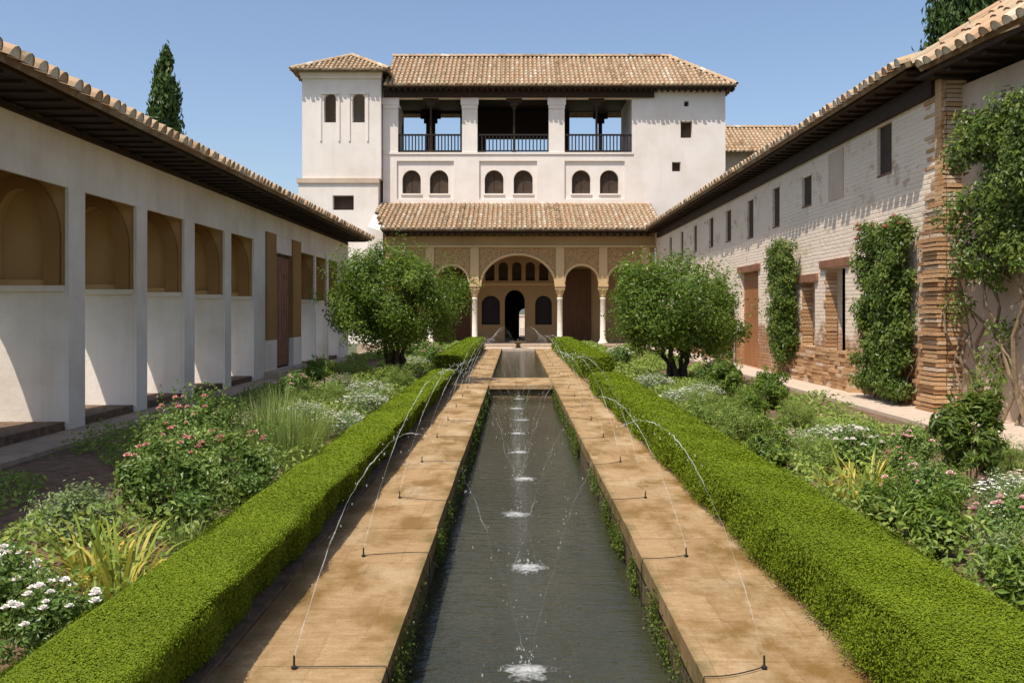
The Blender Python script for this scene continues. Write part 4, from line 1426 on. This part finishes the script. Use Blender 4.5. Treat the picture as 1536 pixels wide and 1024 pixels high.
LEFT = [
    ('white', -2.03, 4.1, 0.55, 'white rose bush in the near left corner beside the hedge'),
    ('white', -2.53, 4.5, 0.62, 'white rose bush at the left picture edge below the lily clump'),
    ('lily', -2.12, 5, 1.2, 'lily clump with arching yellowed straps between white roses and the left hedge'),
    ('lily', -2.4, 5.3, 1.1, 'smaller lily clump just behind the arching yellowed one, left bed'),
    ('grey', -3.34, 4.9, 0.7, 'low grey-green herb at the left edge above the white roses'),
    ('pinkd', -2.85, 5, 0.62, 'low clump with pale flowers left of the arching lilies'),
    ('grey', -2.98, 6.25, 0.84, 'wide grey-green herb clump in front of the coral roses, left bed'),
    ('grass', -2.03, 5.75, 0.45, 'short blue-green blades by the left hedge, before the coral roses'),
    ('coral', -2.37, 6.45, 0.79, 'largest coral rose bush, beside the left hedge'),
    ('coral', -2.67, 7.5, 0.75, 'coral rose bush behind the largest one, nearer the gallery'),
    ('coral', -2.17, 7.35, 0.7, 'smaller coral rose bush against the left hedge'),
    ('coral', -3.07, 8.9, 0.88, 'coral rose bush deepest in the gallery shade, left bed'),
    ('grass', -2.21, 9.15, 1.1, 'tall pale grass tuft by the left hedge, nearest of the tufts'),
    ('grass', -2.55, 9.5, 1.15, 'tall pale grass tuft left of the nearest one, away from the hedge'),
    ('grass', -2.26, 10.2, 1, 'pale grass tuft by the hedge right behind the tall ones'),
    ('grass', -2.75, 10.6, 1, 'pale grass tuft mid left bed, before the white daisies'),
    ('daisy', -2.12, 11.3, 0.84, 'white daisies by the left hedge just behind the grass tufts'),
    ('daisy', -2.71, 12, 0.92, 'white daisies mid left bed behind the grass tufts'),
    ('pinkd', -3.25, 11.2, 0.88, 'pink flower clump in the left bed on the gallery side of the grass'),
    ('grass', -3.16, 12.6, 1, 'grass tuft behind the pink flowers, left bed'),
    ('daisy', -2.17, 13.3, 0.97, 'white daisies by the left hedge, second patch along it'),
    ('bluegreen', -2.8, 13.9, 0.97, 'feathery green herb in the left bed before the round tree'),
    ('pinkr', -3.43, 14.6, 0.88, 'pink rose bush near the gallery path, left bed'),
    ('daisy', -2.44, 15.5, 0.97, 'white daisies in front of the left round tree'),
    ('pinkd', -3.16, 16.6, 1.06, 'pink flowers left of the left round tree, in front of it'),
    ('dark', -3.7, 17.6, 0.88, 'dark shrub between the gallery door and the left round tree'),
    ('bluegreen', -2.17, 17.3, 0.97, 'feathery herb at the foot of the left round tree by the hedge'),
    ('pinkr', -2.08, 24.5, 1.06, 'pink roses beyond the left round tree by the far hedge'),
    ('daisy', -2.53, 23.2, 1.06, 'white daisies beyond the left round tree'),
    ('pinkr', -2.89, 28, 1.14, 'pink roses before the arcade at the far left'),
]
RIGHT = [
    ('daisy', 3.75, 7.0, .75, 'white daisies mid right bed, before the upright narrow-leaved shrub'),
    ('pinkd', 4.15, 7.35, .8, 'pink flower clump in bare soil at the right picture edge'),
    ('bluegreen', 4.5, 8.6, .7, 'feathery herb between the upright narrow-leaved shrub and the sandy path'),
    ('pinkr', 3.95, 9.2, .65, 'pink rose bush left of the sandy path, behind the upright shrub'),
    ('grass', 3.55, 9.5, .6, 'short grass tuft among the flowers, mid right bed'),
    ('coral', 3.8, 6.5, .5, 'small rose bush with red flowers at the right picture edge'),
    ('dark', 2.58, 4.7, 0.56, 'dark shrub in the near right corner beside the hedge'),
    ('grey', 2.84, 5.3, 0.72, 'grey-green herb behind the near right corner shrub'),
    ('dark', 2.56, 5.75, 0.6, 'dark leafy shrub by the right hedge, in front of the pink roses'),
    ('pinkr', 3.13, 5.9, 0.6, 'pale pink rose bush near the right picture edge'),
    ('pinkr', 2.92, 6.65, 0.72, 'pale pink rose bush behind the dark leafy shrub, right bed'),
    ('dark', 2.5, 6.35, 0.52, 'small dark shrub by the right hedge, before the lilies'),
    ('daisy', 3.52, 6.3, 0.72, 'pale daisies at the right picture edge'),
    ('bluegreen', 3.35, 7.2, 0.64, 'feathery green herb before the tall leafy shrub, right bed'),
    ('lily', 2.64, 7.35, 1.25, 'yellowed lily clump by the right hedge'),
    ('lily', 2.88, 7.6, 1.1, 'greener lily clump right of the yellowed one'),
    ('tallw', 3.95, 8.1, 1, 'upright narrow-leaved shrub standing alone before the sandy path'),
    ('coral', 3.35, 8, 0.44, 'small rose bush with red flowers left of the upright shrub'),
    ('white', 3.18, 8.8, 0.72, 'white rose bush behind the lilies, right bed'),
    ('bluegreen', 2.79, 8.7, 0.76, 'feathery green herb behind the yellowed lilies'),
    ('dark', 2.41, 8.9, 0.6, 'dark shrub by the right hedge behind the lilies'),
    ('pinkd', 2.84, 9.7, 0.8, 'pink and white flowers behind the feathery herb, right bed'),
    ('daisy', 3.39, 10, 0.8, 'white daisies mid right bed near the path'),
    ('bluegreen', 2.5, 10.6, 1, 'large feathery green herb against the right hedge'),
    ('dark', 2.84, 11.4, 0.8, 'dark shrub behind the large feathery herb'),
    ('bluegreen', 3.48, 11.6, 0.8, 'feathery herb by the sandy path, mid right bed'),
    ('bluegreen', 2.46, 12.4, 0.96, 'tall feathery herb by the right hedge, second of two'),
    ('grass', 3.13, 12.8, 0.9, 'grass tuft mid right bed behind the dark shrub'),
    ('daisy', 2.54, 14, 0.96, 'white daisies by the right hedge before the round tree'),
    ('daisy', 2.96, 14.9, 0.96, 'white daisies just before the trunk of the right round tree'),
    ('dark', 3.98, 14.6, 0.84, 'dark shrub before the narrow climber, right bed'),
    ('dark', 3.65, 16.2, 0.88, 'dark shrub right of the right round tree trunk'),
    ('coral', 4.07, 18.6, 0.8, 'rose bush with red flowers near the brown door'),
    ('daisy', 2.54, 17.2, 0.96, 'white daisies left of the right round tree trunk'),
    ('white', 2.62, 23.5, 1.04, 'white roses beyond the right round tree'),
    ('bluegreen', 3.22, 26, 1.2, 'feathery herb beyond the right round tree'),
]
for a in LEFT + RIGHT:
    plant(*a)


def cover(name, x0, x1, y0, y1, n, seed, mat, gaps=.4):
    """low leaves over the soil, too many to count"""
    g = np.random.default_rng(seed)
    px_, py_ = x0 + g.random(n * 2) * (x1 - x0), y0 + g.random(n * 2) ** 1.4 * (y1 - y0)
    f = np.sin(px_ * 2.3 + seed) + np.sin(py_ * 1.9 + px_ * 1.3) + np.sin(py_ * .83 - px_ * 2.9 + 1.7 * seed)
    keep = f > gaps - .9
    px_, py_, f = px_[keep][:n], py_[keep][:n], f[keep][:n]
    m_ = len(px_)
    hmax = .05 + .085 * np.clip(f + 1, 0, 3)
    P = np.stack([px_, py_, .03 + g.random(m_) * hmax], 1)
    L = .045 + .0022 * py_
    mb = MB().leaves(P, g.normal(size=(m_, 3)) * .6 + np.array([0, -.2, 1]), L * (.6 + .8 * g.random(m_)), L * .5, rnd=np.clip(g.normal(.5, .22, m_), 0, 1), rng=g)
    r2 = random.Random(seed)
    for k in range(700):
        i = r2.randrange(m_)
        mb.blade((px_[i], py_[i], .02), (r2.uniform(-.4, .4), r2.uniform(-.4, .4), 1), r2.uniform(.1, .3), .01 + .0004 * py_[i], .3, r2.random(), 3)
    o = mb.build(name, mat)
    tag(o, 'low mixed green ground cover over the soil', 'ground cover', kind='stuff')


cover('ground_cover', -4.9, -1.85, 3.0, 40, 26000, 1, M['low'])
cover('ground_cover', 2.2, 4.85, 3.0, 40, 30000, 2, M['low'], .1)

# moss and small ferns that hang on the channel walls
g = np.random.default_rng(77)
mb = MB()
for xw, sg in ((WL, 1), (WR, -1)):
    for k in range(60):
        yy = 2.5 + (g.random() ** 1.3) * 17
        zc = -.12 - .14 * g.random()
        m_ = int(40 + 190 * g.random() ** 2)
        sz = .04 + .12 * g.random()
        P = np.stack([xw + sg * np.abs(g.normal(0, .02, m_)) + sg * .004, yy + g.normal(0, sz, m_), zc + g.normal(0, .055, m_)], 1)
        P[:, 2] = np.clip(P[:, 2], -.31, -.03)
        mb.leaves(P, g.normal(size=(m_, 3)) * .6 + np.array([sg * .8, 0, .5]), .015 + .0011 * yy, .010 + .0008 * yy, rnd=np.clip(g.normal(.5, .25, m_), 0, 1), rng=g)
o = mb.build('channel_moss', M['moss'])
tag(o, 'wet green moss and ferns hanging on the pool walls', 'moss', kind='stuff')

# ------------------------------------------------------------------ water jets, nozzles, splashes
ORD = ['nearest', 'second nearest', 'third nearest', 'fourth nearest', 'fifth nearest', 'sixth nearest', 'seventh nearest', 'eighth nearest', 'ninth nearest']


def jet(a, b, peak, r, seed, label, solid):
    rg = random.Random(seed)
    a, b = Vector(a), Vector(b)
    mb = MB()
    n = 46

    def at(s):
        p = a.lerp(b, s)
        # parabola through both ends with its top at peak
        h0, h1 = a.z, b.z
        up0, up1 = math.sqrt(max(peak - h0, 1e-3)), math.sqrt(max(peak - h1, 1e-3))
        s0 = up0 / (up0 + up1)
        p.z = peak - (peak - h0) * ((s - s0) / s0) ** 2 if s < s0 else peak - (peak - h1) * ((s - s0) / (1 - s0)) ** 2
        return p
    # one thread of water that swells and thins, breaking into drops past its top
    pts, rad = [], []
    wx, wy = 0.0, 0.0
    n = 110
    left, thin = 0, False
    for q in range(n + 1):
        u = q / n
        wx = wx * .7 + rg.gauss(0, .0022) * (.3 + 2.5 * u)
        wy = wy * .7 + rg.gauss(0, .0022) * (.3 + 2.5 * u)
        pts.append(at(u) + Vector((wx, wy, rg.gauss(0, .0015))))
        if left <= 0:
            thin = rg.random() < .35 + .5 * u
            left = rg.randint(2, 7) if thin else rg.randint(2, 9 if u < .5 else 3)
        left -= 1
        rad.append(r * (.28 if thin else rg.uniform(.5, 1.2)) * (1 if u < .55 else .8))
    mb.tube(pts, rad, 5)
    o = mb.build('water_jet', M['spray'], None, tuple(a), smooth=True)
    tag(o, label, 'water jet', 'water jets arching over the pool')
    mb = MB()
    for k in range(70 if solid else 18):
        s = rg.random() ** .7
        p = at(s) + Vector((rg.gauss(0, .008 + .03 * s), rg.gauss(0, .008 + .03 * s), rg.gauss(0, .012 + .03 * s)))
        if p.z < b.z + .03:
            continue
        q = r * rg.uniform(.4, 1.3)
        mb.lathe(tuple(p), [(q * .3, -q * 1.7), (q, -q * .3), (q * .8, q * .6), (q * .2, q * 1.8)], 5)
    mb.build('water_drops', M['spray'], o, smooth=True)['kind'] = 'stuff'
    return o


def nozzle(x, y, side, label, seed):
    t = thing('fountain_nozzle', (x, y, .0), label, 'nozzle', 'fountain nozzles along the walkways')
    MB().lathe((x, y, .004), [(.013, 0), (.013, .008), (.005, .012), (.0045, .05), (.003, .056)], 8).build('spout', M['iron'], t)
    rg = random.Random(seed)
    e = WL if side < 0 else WR
    bend = rg.uniform(-.16, .16)
    pts = [(x, y, .012)]
    for i in range(1, 9):
        s = i / 8
        pts.append((x + (e - x) * s, y + bend * math.sin(s * math.pi * .55) * 1.2, .010))
    inx = e + (.012 if side < 0 else -.012)
    pts += [(inx, pts[-1][1], -.03), (inx, pts[-1][1], -.3)]
    MB().tube(pts, .0026, 6).build('hose', M['iron'], t)
    return t


NY = [4.05 + 1.85 * k for k in range(9)]
FY = [23.0 + 1.9 * k for k in range(8)]
for side, word, xn in ((-1, 'left', -.96), (1, 'right', 1.08)):
    for k, yy in enumerate(NY):
        jet((xn, yy, .052), (.06 + .05 * side * -1 + .05 * math.sin(k * 2.4 + side), yy + .68 + .08 * math.sin(k * 1.7), -.29), .98 + .06 * ((k * 7 + (side > 0)) % 4), .0024 + .00010 * yy, 500 + k + 20 * side, f'{ORD[k]} arching water jet from the {word} walkway', k < 4)
        nozzle(xn, yy, side, f'small black nozzle of the {ORD[k]} jet on the {word} walkway', 600 + k + 20 * side)
    for k, yy in enumerate(FY):
        jet((xn, yy, .052), (.06, yy + .5, -.09), .95, .0036, 540 + k + 20 * side, f'{ORD[k]} water jet over the far upper pool from the {word} side', False)
        nozzle(xn, yy, side, f'tiny black nozzle of the {ORD[k]} upper pool jet, {word} side', 640 + k + 20 * side)

for k, yy in enumerate(NY):
    rg = random.Random(700 + k)
    c = Vector((.06 + .05 * math.sin(k * 2.4), yy + .74 + .08 * math.sin(k * 1.7), -.296))
    # a low ruffled mound of foam
    mb = MB()
    nr, na = 9, 26
    vs = [(c.x, c.y, c.z + .014)]
    for i in range(1, nr + 1):
        u = i / nr
        for j in range(na):
            a = 2 * math.pi * j / na
            rr = u * (.15 + .02 * (k * 5 % 4) + .05 * math.sin(3 * a + k) + .03 * math.sin(5 * a + 2 * k))
            zz = (.010 * (1 - u) ** 1.5 + .014 * (1 - u) * rg.random() ** 2) if i < nr else 0
            vs.append((c.x + rr * math.cos(a) * 1.05, c.y + rr * math.sin(a) * .8, c.z + zz + .002))
    ts = [(0, 1 + j, 1 + (j + 1) % na) for j in range(na)]
    qs = [(1 + i * na + j, 1 + (i + 1) * na + j, 1 + (i + 1) * na + (j + 1) % na, 1 + i * na + (j + 1) % na) for i in range(nr - 1) for j in range(na)]
    mb.add(vs, qs, ts)
    o = mb.build('water_splash', M['foam'], None, tuple(c), smooth=True)
    tag(o, f'{ORD[k]} white splash where jets fall into the middle of the pool', 'splash', 'splashes down the middle of the pool')
    mb = MB()
    for i in range(rg.randint(14, 30)):
        a = rg.uniform(0, 6.28); r = abs(rg.gauss(0, .10))
        q = rg.uniform(.002, .006) + .00025 * yy
        p = c + Vector((r * math.cos(a), r * math.sin(a), q * 1.2 + abs(rg.gauss(0, .06)) * max(.15, 1 - r / .22)))
        mb.lathe(tuple(p), [(q * .3, -q), (q, 0), (q * .3, q * 1.3)], 5)
    mb.build('water_drops', M['spray'], o, smooth=True)['kind'] = 'stuff'

# low fountain bowl at the head of the pool
t = thing('fountain_bowl', (.12, 39.9, -.01), 'low round dark stone fountain bowl at the head of the pool before the arcade', 'fountain')
MB().lathe((.12, 39.9, -.01), [(.14, 0), (.1, .05), (.07, .14), (.12, .18), (.34, .24), (.38, .28), (.36, .28), (.3, .26), (.05, .24)], 24).build('bowl', M['moss_stone'], t, smooth=True)
MB().lathe((.12, 39.9, .22), [(.04, 0), (.03, .12), (.045, .13), (.02, .15)], 10).build('spout', M['moss_stone'], t)

for nm, x_, y_, h_, lb in (('white_pole', 6.0, 25.6, 1.0, 'thin white pole standing beside the brown door'),):
    o = MB().tube([(x_, y_, .07), (x_ + .01, y_, .07 + h_)], .007, 8).lathe((x_, y_, .07), [(.02, 0), (.02, .02), (.007, .03)], 8).build(nm, M['pole'], None, (x_, y_, .07))
    tag(o, lb, 'pole')
